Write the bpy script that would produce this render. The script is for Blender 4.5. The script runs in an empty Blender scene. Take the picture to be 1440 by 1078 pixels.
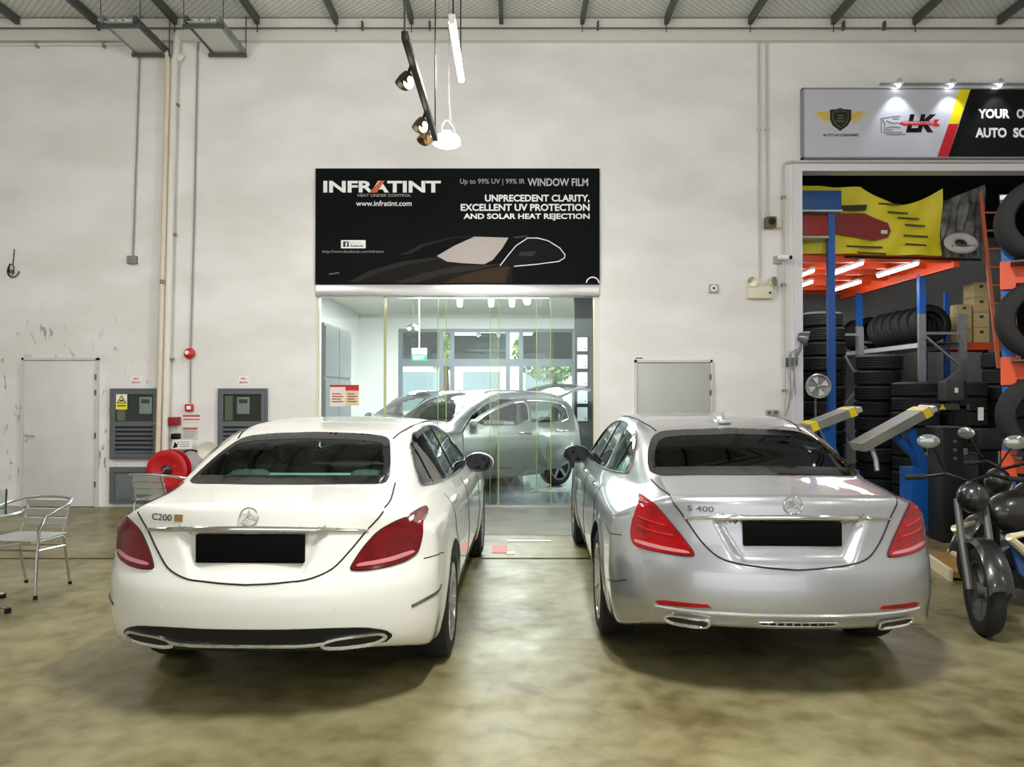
import bpy, bmesh, math, random
import numpy as np
from mathutils import Vector, Matrix, Euler
from mathutils.bvhtree import BVHTree
from mathutils.geometry import delaunay_2d_cdt

random.seed(7)
scene = bpy.context.scene
COL = scene.collection
R = math.radians

# ------------------------------------------------------------------ camera
cam_data = bpy.data.cameras.new('camera')
cam = bpy.data.objects.new('camera', cam_data)
COL.objects.link(cam)
cam.location = (0, 0, 1.6)
cam.rotation_euler = (R(90.69), 0, 0)
cam_data.sensor_width = 36
cam_data.lens = 1074 / 1440 * 36
cam_data.clip_start = 0.05
scene.camera = cam

# ------------------------------------------------------------------ world, lights, exposure
world = bpy.data.worlds.new('world')
scene.world = world
world.use_nodes = True
bg = world.node_tree.nodes['Background']
bg.inputs[0].default_value = (0.96, 0.98, 1.0, 1)
bg.inputs[1].default_value = 1.7
vs = scene.view_settings
vs.view_transform = 'Standard'
vs.look = 'None'
vs.gamma = 1
vs.use_curve_mapping = False
vs.exposure = 0.14

def area_light(name, loc, size, power, color=(1, 1, 1), rot=(0, 0, 0), size_y=None):
    l = bpy.data.lights.new(name, 'AREA')
    l.energy = power
    l.color = color
    l.shape = 'RECTANGLE'
    l.size = size
    l.size_y = size_y or size
    o = bpy.data.objects.new(name, l)
    o.location = loc
    o.rotation_euler = rot
    COL.objects.link(o)
    return o

HALL_LAMPS = [(-0.52, 7.2, 20), (0.55, 2.3, 430), (5.4, 3.6, 10), (5.2, -1.5, 10), (-5.6, 6.2, 60), (-5.6, 0.5, 40), (0.5, -3.5, 10)]
for (lx, ly, lp) in HALL_LAMPS:          # the light of the suspended tube fittings: mostly down, some all round
    area_light('tube_light', (lx, ly, 4.79), 0.08, lp, (1, 0.985, 0.955), size_y=1.25)
    pl = bpy.data.lights.new('tube_glow', 'POINT')
    pl.energy = 112
    pl.color = (1, 0.985, 0.96)
    pl.shadow_soft_size = 0.12
    po = bpy.data.objects.new('tube_glow', pl)
    po.location = (lx, ly, 4.62)
    COL.objects.link(po)
sun = bpy.data.lights.new('sun', 'SUN')
sun.energy = 4.5
sun.angle = R(0.6)
sun.color = (1, 0.97, 0.92)
so_ = bpy.data.objects.new('sun', sun)
so_.rotation_euler = (R(32), R(14), 0)
COL.objects.link(so_)
area_light('high_bay_light', (-0.68, 7.95, 4.14), 0.24, 70, (1, 0.97, 0.88))
area_light('showroom_fill_light', (-0.6, 14.4, 3.45), 2.5, 600, (0.95, 0.99, 1.0), size_y=4)  # unseen area light added to brighten the showroom, no fitting belongs to it

# ------------------------------------------------------------------ materials
MATS = {}
def srgb(r, g, b):
    f = lambda c: ((c / 255) / 12.92) if c / 255 <= 0.04045 else (((c / 255) + 0.055) / 1.055) ** 2.4
    return (f(r), f(g), f(b), 1)

def mat(name, col, rough=0.5, metal=0.0, coat=0.0, noise=None, bump=None, emit=None, estr=0, spec=0.5, trans=0):
    """noise=(scale, amount, second colour); bump=(scale, strength)"""
    if name in MATS:
        return MATS[name]
    m = bpy.data.materials.new(name)
    m.use_nodes = True
    nt = m.node_tree
    b = nt.nodes['Principled BSDF']
    c = srgb(*col)
    b.inputs['Base Color'].default_value = c
    b.inputs['Roughness'].default_value = rough
    b.inputs['Metallic'].default_value = metal
    b.inputs['Coat Weight'].default_value = coat
    b.inputs['Coat Roughness'].default_value = 0.03
    b.inputs['Specular IOR Level'].default_value = spec
    b.inputs['Transmission Weight'].default_value = trans
    if emit:
        b.inputs['Emission Color'].default_value = srgb(*emit)
        b.inputs['Emission Strength'].default_value = estr
    if noise or bump:
        tc = nt.nodes.new('ShaderNodeTexCoord')
    if noise:
        n = nt.nodes.new('ShaderNodeTexNoise')
        n.inputs['Scale'].default_value = noise[0]
        n.inputs['Detail'].default_value = 5
        mx = nt.nodes.new('ShaderNodeMix')
        mx.data_type = 'RGBA'
        mx.inputs[6].default_value = c
        mx.inputs[7].default_value = srgb(*noise[2])
        rmp = nt.nodes.new('ShaderNodeMapRange')
        rmp.inputs[1].default_value = 0.4
        rmp.inputs[2].default_value = 0.7
        rmp.inputs[4].default_value = noise[1]
        nt.links.new(tc.outputs['Object'], n.inputs['Vector'])
        nt.links.new(n.outputs['Fac'], rmp.inputs[0])
        nt.links.new(rmp.outputs[0], mx.inputs[0])
        nt.links.new(mx.outputs[2], b.inputs['Base Color'])
    if bump:
        n2 = nt.nodes.new('ShaderNodeTexNoise')
        n2.inputs['Scale'].default_value = bump[0]
        n2.inputs['Detail'].default_value = 4
        bp = nt.nodes.new('ShaderNodeBump')
        bp.inputs['Strength'].default_value = bump[1]
        bp.inputs['Distance'].default_value = 0.02
        nt.links.new(tc.outputs['Object'], n2.inputs['Vector'])
        nt.links.new(n2.outputs['Fac'], bp.inputs['Height'])
        nt.links.new(bp.outputs[0], b.inputs['Normal'])
    MATS[name] = m
    return m

def glass_mat(name, tint, refl=0.08, rough=0.0, gain=0.9):
    """thin sheet glass: tinted see-through plus a mirror coat that grows at grazing angles"""
    if name in MATS:
        return MATS[name]
    m = bpy.data.materials.new(name)
    m.use_nodes = True
    nt = m.node_tree
    for n in list(nt.nodes):
        nt.nodes.remove(n)
    out = nt.nodes.new('ShaderNodeOutputMaterial')
    tr = nt.nodes.new('ShaderNodeBsdfTransparent')
    tr.inputs[0].default_value = srgb(*tint)
    gl = nt.nodes.new('ShaderNodeBsdfGlossy')
    gl.inputs['Roughness'].default_value = rough
    fr = nt.nodes.new('ShaderNodeFresnel')
    fr.inputs[0].default_value = 1.45
    mul = nt.nodes.new('ShaderNodeMath')
    mul.operation = 'MULTIPLY_ADD'
    mul.inputs[1].default_value = gain
    mul.inputs[2].default_value = max(0.0, refl - 0.035)
    mx = nt.nodes.new('ShaderNodeMixShader')
    nt.links.new(fr.outputs[0], mul.inputs[0])
    nt.links.new(mul.outputs[0], mx.inputs[0])
    nt.links.new(tr.outputs[0], mx.inputs[1])
    nt.links.new(gl.outputs[0], mx.inputs[2])
    nt.links.new(mx.outputs[0], out.inputs[0])
    MATS[name] = m
    return m

# ------------------------------------------------------------------ helpers: objects
def tag(o, label=None, cat=None, group=None, kind=None):
    if label: o['label'] = label
    if cat: o['category'] = cat
    if group: o['group'] = group
    if kind: o['kind'] = kind
    return o

def thing(name, label, cat, loc=(0, 0, 0), rz=0, group=None, rot=None):
    o = bpy.data.objects.new(name, None)
    o.empty_display_size = 0.1
    COL.objects.link(o)
    o.location = loc
    o.rotation_euler = rot if rot else (0, 0, rz)
    return tag(o, label, cat, group)

def copy_tree(o, parent=None):
    c = o.copy()
    COL.objects.link(c)
    c.parent = parent
    for ch in list(o.children):
        copy_tree(ch, c)
    return c

class MB:
    """collects shapes and links them as ONE mesh object"""
    def __init__(self):
        self.v = []
        self.f = []
        self.sm = []

    def add(self, vs, fs, smooth=False, M=None):
        n = len(self.v)
        if M is not None:
            vs = [M @ Vector(p) for p in vs]
        self.v += [tuple(p) for p in vs]
        self.f += [tuple(i + n for i in f) for f in fs]
        self.sm += [smooth] * len(fs)
        return self

    def box(self, x0, x1, y0, y1, z0, z1, M=None):
        vs = [(x, y, z) for z in (z0, z1) for y in (y0, y1) for x in (x0, x1)]
        fs = [(0, 2, 3, 1), (4, 5, 7, 6), (0, 1, 5, 4), (2, 6, 7, 3), (0, 4, 6, 2), (1, 3, 7, 5)]
        return self.add(vs, fs, False, M)

    def rbox(self, x0, x1, y0, y1, z0, z1, r=0.01, seg=2, M=None):
        bm = bmesh.new()
        bmesh.ops.create_cube(bm, size=1)
        for v in bm.verts:
            v.co = Vector(((x0 + x1) / 2 + v.co.x * (x1 - x0), (y0 + y1) / 2 + v.co.y * (y1 - y0), (z0 + z1) / 2 + v.co.z * (z1 - z0)))
        r = min(r, 0.49 * min(abs(x1 - x0), abs(y1 - y0), abs(z1 - z0)))
        bmesh.ops.bevel(bm, geom=list(bm.edges), offset=r, segments=seg, profile=0.5, affect='EDGES')
        self.bm(bm, True, M)
        return self

    def bm(self, bm, smooth=True, M=None):
        bm.verts.index_update()
        self.add([tuple(v.co) for v in bm.verts], [tuple(v.index for v in f.verts) for f in bm.faces], smooth, M)
        bm.free()
        return self

    def bar(self, p, q, w, h=None, up=(0, 0, 1)):
        """rectangular bar from p to q; w across, h along up"""
        h = h or w
        p, q = Vector(p), Vector(q)
        d = (q - p).normalized()
        u = Vector(up)
        if abs(d.dot(u)) > 0.98:
            u = Vector((0, 1, 0))
        s = d.cross(u).normalized()
        u = s.cross(d)
        vs = []
        for c in (p, q):
            for a, b in ((-1, -1), (1, -1), (1, 1), (-1, 1)):
                vs.append(c + s * a * w / 2 + u * b * h / 2)
        return self.add(vs, [(3, 2, 1, 0), (4, 5, 6, 7), (0, 1, 5, 4), (1, 2, 6, 5), (2, 3, 7, 6), (3, 0, 4, 7)])

    def tube(self, pts, r, n=8, closed=False, caps=True):
        pts = [Vector(p) for p in pts]
        m = len(pts)
        rr = r if isinstance(r, (list, tuple)) else [r] * m
        vs, fs = [], []
        prev = None
        for i, p in enumerate(pts):
            if closed:
                d = pts[(i + 1) % m] - pts[i - 1]
            else:
                d = pts[min(i + 1, m - 1)] - pts[max(i - 1, 0)]
            if d.length < 1e-9:
                d = Vector((0, 0, 1))
            d.normalize()
            if prev is None:
                u = Vector((0, 0, 1)) if abs(d.z) < 0.9 else Vector((1, 0, 0))
                s = d.cross(u).normalized()
            else:
                s = prev - d * prev.dot(d)
                s = s.normalized() if s.length > 1e-6 else d.orthogonal().normalized()
            prev = s
            u = s.cross(d)
            for k in range(n):
                a = 2 * math.pi * k / n
                vs.append(p + (s * math.cos(a) + u * math.sin(a)) * rr[i])
        for i in range(m if closed else m - 1):
            j = (i + 1) % m
            for k in range(n):
                l = (k + 1) % n
                fs.append((i * n + k, i * n + l, j * n + l, j * n + k))
        self.add(vs, fs, True)
        if caps and not closed:
            self.add(vs[:n], [tuple(range(n))[::-1]])
            self.add(vs[-n:], [tuple(range(n))])
        return self

    def cyl(self, p, q, r, n=16, r2=None):
        return self.tube([p, q], [r, r if r2 is None else r2], n)

    def lathe(self, prof, n=32, M=None, closed=False, smooth=True):
        """prof: (radius, height) along local z"""
        vs, fs = [], []
        m = len(prof)
        for (r, h) in prof:
            for k in range(n):
                a = 2 * math.pi * k / n
                vs.append((r * math.cos(a), r * math.sin(a), h))
        for i in range(m if closed else m - 1):
            j = (i + 1) % m
            for k in range(n):
                l = (k + 1) % n
                fs.append((i * n + k, i * n + l, j * n + l, j * n + k))
        return self.add(vs, fs, smooth, M)

    def ell(self, c, rad, n=16, m=10, M=None):
        vs, fs = [], []
        for i in range(m + 1):
            t = math.pi * i / m
            for k in range(n):
                a = 2 * math.pi * k / n
                vs.append((c[0] + rad[0] * math.sin(t) * math.cos(a), c[1] + rad[1] * math.sin(t) * math.sin(a), c[2] + rad[2] * math.cos(t)))
        for i in range(m):
            for k in range(n):
                l = (k + 1) % n
                fs.append((i * n + k, (i + 1) * n + k, (i + 1) * n + l, i * n + l))
        return self.add(vs, fs, True, M)

    def prism(self, poly, d0, d1, axis='y', M=None):
        """polygon in the plane across axis, extruded from d0 to d1. axis y: poly=(x,z); x: (y,z); z: (x,y)"""
        def P(a, b, d):
            return {'y': (a, d, b), 'x': (d, a, b), 'z': (a, b, d)}[axis]
        n = len(poly)
        vs = [P(a, b, d0) for a, b in poly] + [P(a, b, d1) for a, b in poly]
        fs = [tuple(range(n)), tuple(range(2 * n - 1, n - 1, -1))]
        for i in range(n):
            j = (i + 1) % n
            fs.append((i, i + n, j + n, j))
        return self.add(vs, fs, False, M)

    def build(self, name, material, parent=None, smooth_angle=0.6, world=False, recalc=True):
        me = bpy.data.meshes.new(name)
        vs = self.v
        off = Vector((0, 0, 0))
        if parent is None and vs:
            a = np.array(vs)
            lo, hi = a.min(0), a.max(0)
            off = Vector(((lo[0] + hi[0]) / 2, (lo[1] + hi[1]) / 2, lo[2]))
            vs = [tuple(p) for p in (a - np.array(off))]
        elif world and parent is not None:
            inv = parent_matrix(parent).inverted()
            vs = [tuple(inv @ Vector(p)) for p in vs]
        me.from_pydata(vs, [], self.f)
        me.update()
        if recalc:
            b = bmesh.new()
            b.from_mesh(me)
            bmesh.ops.recalc_face_normals(b, faces=b.faces)
            b.to_mesh(me)
            b.free()
        me.polygons.foreach_set('use_smooth', self.sm)
        if any(self.sm) and smooth_angle:
            me.set_sharp_from_angle(angle=smooth_angle)
        o = bpy.data.objects.new(name, me)
        o.location = off
        if material:
            me.materials.append(material)
        COL.objects.link(o)
        if parent:
            o.parent = parent
        return o

def parent_matrix(o):
    M = Matrix.LocRotScale(o.location, o.rotation_euler, o.scale)
    return parent_matrix(o.parent) @ M if o.parent else M

def share(o, name=None, parent=None, loc=None):
    """another object on the same mesh"""
    c = bpy.data.objects.new(name or o.name.split('.')[0], o.data)
    COL.objects.link(c)
    c.parent = parent
    c.location = loc if loc is not None else o.location
    return c

_text_cache = []
def text(name, s, x0, x1, z0, z1, y, material, parent=None, bold=0.0, depth=0.003, shear=0.0, world=True):
    """flat lettering fitted to a rectangle of a plane that faces -y"""
    cu = bpy.data.curves.new('lettering_curve', 'FONT')
    cu.body = s
    cu.offset = bold
    cu.shear = shear
    cu.resolution_u = 3
    o = bpy.data.objects.new('lettering_tmp', cu)
    COL.objects.link(o)
    bpy.context.view_layer.update()
    dg = bpy.context.evaluated_depsgraph_get()
    me = bpy.data.meshes.new_from_object(o.evaluated_get(dg))
    bpy.data.objects.remove(o)
    bpy.data.curves.remove(cu)
    n = len(me.vertices)
    a = np.empty(n * 3)
    me.vertices.foreach_get('co', a)
    a = a.reshape(-1, 3)
    fs = [tuple(p.vertices) for p in me.polygons]
    bpy.data.meshes.remove(me)
    lo, hi = a.min(0), a.max(0)
    X = x0 + (a[:, 0] - lo[0]) / (hi[0] - lo[0]) * (x1 - x0)
    Z = z0 + (a[:, 1] - lo[1]) / (hi[1] - lo[1]) * (z1 - z0)
    mb = MB()
    mb.add(list(zip(X, [y] * n, Z)), fs)
    return mb.build(name, material, parent, recalc=False, smooth_angle=None, world=world)

# measured drawing of the long wall: 1 cm per photo pixel, wall face at y = WY
WY = 10.74
wx = lambda px: (px - 720) / 100.0
wz = lambda py: 1.6 + (552 - py) / 100.0

# common materials
M_white = mat('white_paint', (226, 226, 222), 0.5)
M_grey = mat('grey_paint', (96, 100, 104), 0.5)
M_lgrey = mat('light_grey_paint', (186, 187, 185), 0.45)
M_black = mat('black_plastic', (12, 12, 13), 0.45, spec=0.3)
M_rubber = mat('rubber', (17, 17, 18), 0.75, bump=(40, 0.15))
M_chrome = mat('chrome', (225, 226, 228), 0.08, 1.0)
M_alu = mat('aluminium', (205, 206, 208), 0.28, 1.0)
M_galv = mat('galvanised_steel', (150, 154, 158), 0.45, 0.6, noise=(12, 0.4, (110, 114, 118)))
M_dsteel = mat('dark_steel', (84, 85, 84), 0.5, 0.4)
M_red = mat('red_paint', (190, 16, 26), 0.35, coat=0.3)
M_blue = mat('blue_paint', (22, 90, 170), 0.4)
M_orange = mat('orange_paint', (236, 84, 28), 0.42)
M_yellow = mat('yellow_paint', (240, 210, 30), 0.45)
M_cream = mat('cream_paint', (226, 214, 186), 0.45)
# ================================================================== THE SETTING
def struct(o, label=None):
    o['kind'] = 'structure'
    if label: o['label'] = label
    return o

def wall_material():
    m = mat('painted_wall', (236, 234, 233), 0.62, bump=(2.2, 0.12))
    nt = m.node_tree
    b = nt.nodes['Principled BSDF']
    geo = nt.nodes.new('ShaderNodeNewGeometry')
    n = nt.nodes.new('ShaderNodeTexNoise')          # broad grime
    n.inputs['Scale'].default_value = 0.9
    n.inputs['Detail'].default_value = 6
    mp = nt.nodes.new('ShaderNodeMapping')
    mp.inputs['Scale'].default_value = (1, 1, 2.2)
    nt.links.new(geo.outputs['Position'], mp.inputs[0])
    nt.links.new(mp.outputs[0], n.inputs['Vector'])
    r = nt.nodes.new('ShaderNodeValToRGB')
    r.color_ramp.elements[0].position = 0.35
    r.color_ramp.elements[0].color = srgb(226, 223, 220)
    r.color_ramp.elements[1].position = 0.65
    r.color_ramp.elements[1].color = srgb(238, 236, 235)
    nt.links.new(n.outputs['Fac'], r.inputs[0])
    # rubbed tyre and hand scuffs round the plain door at the left end of the wall
    sep = nt.nodes.new('ShaderNodeSeparateXYZ')
    nt.links.new(geo.outputs['Position'], sep.inputs[0])
    def ramp01(src, a, b_):
        q = nt.nodes.new('ShaderNodeMapRange')
        q.interpolation_type = 'SMOOTHSTEP'
        q.inputs[1].default_value = a
        q.inputs[2].default_value = b_
        nt.links.new(src, q.inputs[0])
        return q.outputs[0]
    def mul(a, c):
        q = nt.nodes.new('ShaderNodeMath')
        q.operation = 'MULTIPLY'
        nt.links.new(a, q.inputs[0])
        nt.links.new(c, q.inputs[1])
        return q.outputs[0]
    mask = mul(mul(ramp01(sep.outputs['X'], -4.75, -5.15), ramp01(sep.outputs['Z'], 2.95, 2.3)), ramp01(sep.outputs['Z'], 0.05, 0.3))
    w = nt.nodes.new('ShaderNodeTexNoise')
    w.inputs['Scale'].default_value = 7.0
    w.inputs['Detail'].default_value = 7
    w.inputs['Distortion'].default_value = 0.8
    mp2 = nt.nodes.new('ShaderNodeMapping')
    mp2.inputs['Rotation'].default_value = (0, 0.7, 0)
    mp2.inputs['Scale'].default_value = (1.6, 1, 0.6)
    nt.links.new(geo.outputs['Position'], mp2.inputs[0])
    nt.links.new(mp2.outputs[0], w.inputs['Vector'])
    streak = ramp01(w.outputs['Fac'], 0.58, 0.68)
    w2 = nt.nodes.new('ShaderNodeTexNoise')
    w2.inputs['Scale'].default_value = 1.6
    nt.links.new(geo.outputs['Position'], w2.inputs['Vector'])
    sc = mul(mul(streak, mask), ramp01(w2.outputs['Fac'], 0.42, 0.58))
    mx = nt.nodes.new('ShaderNodeMix')
    mx.data_type = 'RGBA'
    mx.inputs[7].default_value = srgb(140, 140, 140)
    nt.links.new(sc, mx.inputs[0])
    nt.links.new(r.outputs[0], mx.inputs[6])
    nt.links.new(mx.outputs[2], b.inputs['Base Color'])
    return m

def floor_material():
    m = bpy.data.materials.new('sealed_concrete')
    m.use_nodes = True
    nt = m.node_tree
    b = nt.nodes['Principled BSDF']
    geo = nt.nodes.new('ShaderNodeNewGeometry')
    def noise(scale, detail, dist=0.0, stretch=(1, 1, 1)):
        mp = nt.nodes.new('ShaderNodeMapping')
        mp.inputs['Scale'].default_value = stretch
        nt.links.new(geo.outputs['Position'], mp.inputs[0])
        n = nt.nodes.new('ShaderNodeTexNoise')
        n.inputs['Scale'].default_value = scale
        n.inputs['Detail'].default_value = detail
        n.inputs['Distortion'].default_value = dist
        nt.links.new(mp.outputs[0], n.inputs['Vector'])
        return n.outputs['Fac']
    def ramp(src, stops):
        r = nt.nodes.new('ShaderNodeValToRGB')
        e = r.color_ramp.elements
        e[0].position, e[0].color = stops[0][0], srgb(*stops[0][1])
        e[1].position, e[1].color = stops[-1][0], srgb(*stops[-1][1])
        for p, c in stops[1:-1]:
            k = e.new(p)
            k.color = srgb(*c)
        nt.links.new(src, r.inputs[0])
        return r.outputs[0]
    a = ramp(noise(1.0, 8, 0.15), [(0.34, (76, 66, 36)), (0.47, (119, 111, 76)), (0.66, (150, 145, 112))])
    c = ramp(noise(6.5, 9, 0.25), [(0.32, (74, 65, 36)), (0.55, (127, 119, 84)), (0.8, (153, 147, 116))])
    mx = nt.nodes.new('ShaderNodeMix')
    mx.data_type = 'RGBA'
    mx.blend_type = 'MIX'
    mx.inputs[0].default_value = 0.5
    nt.links.new(a, mx.inputs[6])
    nt.links.new(c, mx.inputs[7])
    nt.links.new(mx.outputs[2], b.inputs['Base Color'])
    mr = nt.nodes.new('ShaderNodeMapRange')
    mr.inputs[1].default_value = 0.3
    mr.inputs[2].default_value = 0.7
    mr.inputs[3].default_value = 0.30
    mr.inputs[4].default_value = 0.52
    nt.links.new(noise(2.4, 6), mr.inputs[0])
    nt.links.new(mr.outputs[0], b.inputs['Roughness'])
    bp = nt.nodes.new('ShaderNodeBump')
    bp.inputs['Strength'].default_value = 0.12
    bp.inputs['Distance'].default_value = 0.01
    nt.links.new(noise(3.0, 6), bp.inputs['Height'])
    nt.links.new(bp.outputs[0], b.inputs['Normal'])
    return m

M_wall = wall_material()
M_floor = floor_material()
ZT = 6.74                     # underside of the roof
OP1 = (wx(444), wx(843), wz(400))      # showroom opening: x0, x1, top
OP2 = (wx(1128), 9.0, wz(240))         # tyre shop opening

# floors
DR = 7.36                      # drain channel
m = MB().box(-13, 9.2, -9, DR, -0.12, 0).box(-13, 9.2, DR + 0.07, WY + 0.1, -0.12, 0).box(-13, 9.2, DR, DR + 0.07, -0.12, -0.05)
struct(m.build('floor', M_floor))
M_tile = mat('showroom_floor_grey', (108, 122, 126), 0.12, noise=(3, 0.5, (84, 98, 104)))
fs = struct(MB().box(-4.0, 3.6, WY + 0.1, 18.6, -0.12, 0).build('floor_showroom', M_tile))
struct(MB().box(3.6, 11.5, WY + 0.1, 17.4, -0.12, 0).build('floor_shop', mat('shop_concrete', (92, 94, 92), 0.5, noise=(3, 0.5, (70, 72, 70)))))
struct(MB().box(OP1[0], OP1[1], 8.6, WY + 0.05, 0, 0.004).build('floor_threshold', mat('threshold_concrete', (150, 150, 142), 0.16, noise=(2.5, 0.5, (116, 116, 106)))))

# the long wall, built round its two openings
w0 = MB()
w0.box(-13, OP1[0], WY, WY + 0.2, 0, ZT + 0.3)
w0.box(OP1[0], OP1[1], WY, WY + 0.2, OP1[2], ZT + 0.3)
w0.box(OP1[1], OP2[0], WY, WY + 0.2, 0, ZT + 0.3)
w0.box(OP2[0], OP2[1], WY, WY + 0.2, OP2[2], ZT + 0.3)
WALL = struct(w0.build('wall_back', M_wall))
struct(MB().box(-13.2, -13, -9, WY, 0, ZT + 0.3).build('wall_left', M_wall))
struct(MB().box(9, 9.2, -9, WY + 0.2, 0, ZT + 0.3).build('wall_right', M_wall))
bw = MB().box(-13, -8, -9.2, -9, 0, ZT + 0.3).box(6, 9, -9.2, -9, 0, ZT + 0.3).box(-8, 6, -9.2, -9, 4.6, ZT + 0.3)
struct(bw.build('wall_front', M_wall))

# roof: insulation behind wire mesh, purlins, eaves beam, pipe along the wall
def roof_material():
    m = mat('wire_mesh_insulation', (196, 196, 186), 0.7)
    nt = m.node_tree
    b = nt.nodes['Principled BSDF']
    geo = nt.nodes.new('ShaderNodeNewGeometry')
    mp = nt.nodes.new('ShaderNodeMapping')
    mp.inputs['Rotation'].default_value = (0, 0, R(45))
    vo = nt.nodes.new('ShaderNodeTexBrick')
    vo.offset = 0
    vo.inputs['Scale'].default_value = 14
    vo.inputs['Mortar Size'].default_value = 0.06
    vo.inputs['Brick Width'].default_value = 1
    vo.inputs['Row Height'].default_value = 1
    vo.inputs['Color1'].default_value = srgb(222, 223, 218)
    vo.inputs['Color2'].default_value = srgb(212, 214, 208)
    vo.inputs['Mortar'].default_value = srgb(150, 152, 147)
    nt.links.new(geo.outputs['Position'], mp.inputs[0])
    nt.links.new(mp.outputs[0], vo.inputs['Vector'])
    nt.links.new(vo.outputs['Color'], b.inputs['Base Color'])
    return m
ceil = struct(MB().box(-13.2, 9.2, -9.2, WY + 0.2, ZT + 0.12, ZT + 0.3).build('ceiling', roof_material()))
pur = MB().box(-0.028, 0.028, -19.4, 0, -0.055, 0.055)
p0 = None
base = ceil.location
for px in (30, 138, 250, 365, 475, 580, 705, 818, 935, 1052, 1168, 1282, 1400, 1515, -85, -200, -315):
    loc = Vector((wx(px), WY - 0.14, ZT + 0.05)) - base
    if p0 is None:
        p0 = pur.build('purlin', M_dsteel, ceil)
        p0.location = loc
    else:
        share(p0, 'purlin', ceil, loc)
for px in (250, 365, 475, 580, 818, 935, 1052, 1168, 1282):     # short droppers at the purlin ends
    MB().cyl((wx(px) - base.x, WY - 0.16 - base.y, ZT - base.z + 0.08), (wx(px) - base.x, WY - 0.16 - base.y, ZT - base.z - 0.12), 0.008, 6).build('dropper', M_dsteel, ceil)
struct(MB().box(-13, 9, WY - 0.10, WY, ZT - 0.20, ZT + 0.1).build('trim_1', mat('eaves_beam', (214, 214, 206), 0.6)))
pp = thing('wall_pipe', 'thin brown pipe running along the top of the long wall under the roof', 'pipe', (0, WY - 0.15, ZT - 0.06))
MB().cyl((-12.9, 0, 0), (8.9, 0, 0), 0.012, 8).build('pipe_run', mat('brown_pipe', (104, 90, 78), 0.5), pp)
for px in (142, 511, 605, 840, 1183, 1240):
    MB().box(wx(px) - 0.012, wx(px) + 0.012, -0.015, 0.06, -0.015, 0.10).build('pipe_clip', M_dsteel, pp)

# ------------------------------------------------------------------ showroom behind the glass
M_swall = mat('showroom_wall', (232, 233, 230), 0.6)
SX0, SX1, SY, SZ = -3.7, 2.4, 18.5, 3.5
struct(MB().box(SX0 - 0.1, SX0, WY + 0.2, SY, 0, SZ).build('wall_showroom_left', M_swall))
struct(MB().box(SX1, SX1 + 0.1, WY + 0.2, SY, 0, SZ).build('wall_showroom_right', M_swall))
struct(MB().box(SX0 - 0.1, SX1 + 0.1, WY + 0.2, SY + 0.2, SZ, SZ + 0.1).build('ceiling_showroom', mat('showroom_ceiling', (226, 222, 208), 0.6)))
BX0, BX1, BT = -2.76, 1.56, 3.15
sb = MB().box(SX0, BX0, SY, SY + 0.15, 0, SZ).box(BX1, SX1, SY, SY + 0.15, 0, SZ).box(BX0, BX1, SY, SY + 0.15, BT, SZ)
struct(sb.build('wall_showroom_back', M_swall))
M_frame = mat('grey_frame', (112, 124, 132), 0.4, 0.2)
win = struct(MB().box(BX0, BX1, SY + 0.02, SY + 0.12, BT - 0.08, BT).build('window_2', M_frame))
MB().box(BX0, BX1, SY + 0.02, SY + 0.12, 2.24, 2.42).build('transom', M_frame, win, world=True)
mull = [BX0 + 0.05, -1.72, -1.45, -0.1, 0.22, BX1 - 0.05]
for x in mull:
    MB().box(x - 0.05, x + 0.05, SY + 0.01, SY + 0.13, 0, BT).build('mullion', M_frame, win, world=True)
gp = glass_mat('shop_glass', (246, 252, 250), 0.08)
gd = glass_mat('shop_glass_dark', (104, 132, 134), 0.10)
for a, b in ((mull[0], mull[1]), (mull[2], mull[3]), (mull[4], mull[5])):
    MB().box(a + 0.05, b - 0.05, SY + 0.06, SY + 0.07, 2.42, BT - 0.08).build('upper_pane', gd, win, world=True)
    MB().box(a + 0.05, b - 0.05, SY + 0.06, SY + 0.07, 0.05, 2.24).build('pane', gp, win, world=True)
# aluminium head rail and frameless sliding panes of the shop front
front = struct(MB().rbox(OP1[0], OP1[1], WY - 0.03, WY + 0.19, wz(416), wz(400.5), 0.006).build('window_1', mat('brushed_aluminium', (206, 204, 204), 0.32, 0.7)))
M_pane = glass_mat('front_glass', (249, 253, 250), 0.05)
M_edge = mat('glass_edge', (166, 172, 110), 0.2)
for i, (a, b, yy) in enumerate(((447, 540, 0.04), (542, 627, 0.04), (615, 701, 0.075), (689, 775, 0.11), (755, 836, 0.145))):
    g = MB().box(wx(a), wx(b), WY + yy, WY + yy + 0.01, 0.02, wz(415)).build('pane', M_pane, front, world=True)
    for q in (a, b):
        MB().box(wx(q) - (0.012 if q in (540, 542) else 0.005), wx(q) + 0.005, WY + yy - 0.001, WY + yy + 0.011, 0.02, wz(415)).build('pane_edge', M_edge, g, world=True)
MB().box(wx(836), wx(843), WY + 0.03, WY + 0.19, 0, wz(416)).build('jamb', mat('cream_jamb', (222, 214, 200), 0.5), front, world=True)
MB().box(wx(444), wx(447), WY + 0.03, WY + 0.19, 0, wz(416)).build('jamb', mat('cream_jamb', (222, 214, 200), 0.5), front, world=True)
MB().box(wx(447), wx(836), WY + 0.03, WY + 0.17, 0.005, 0.02).build('floor_track', M_alu, front, world=True)

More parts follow.
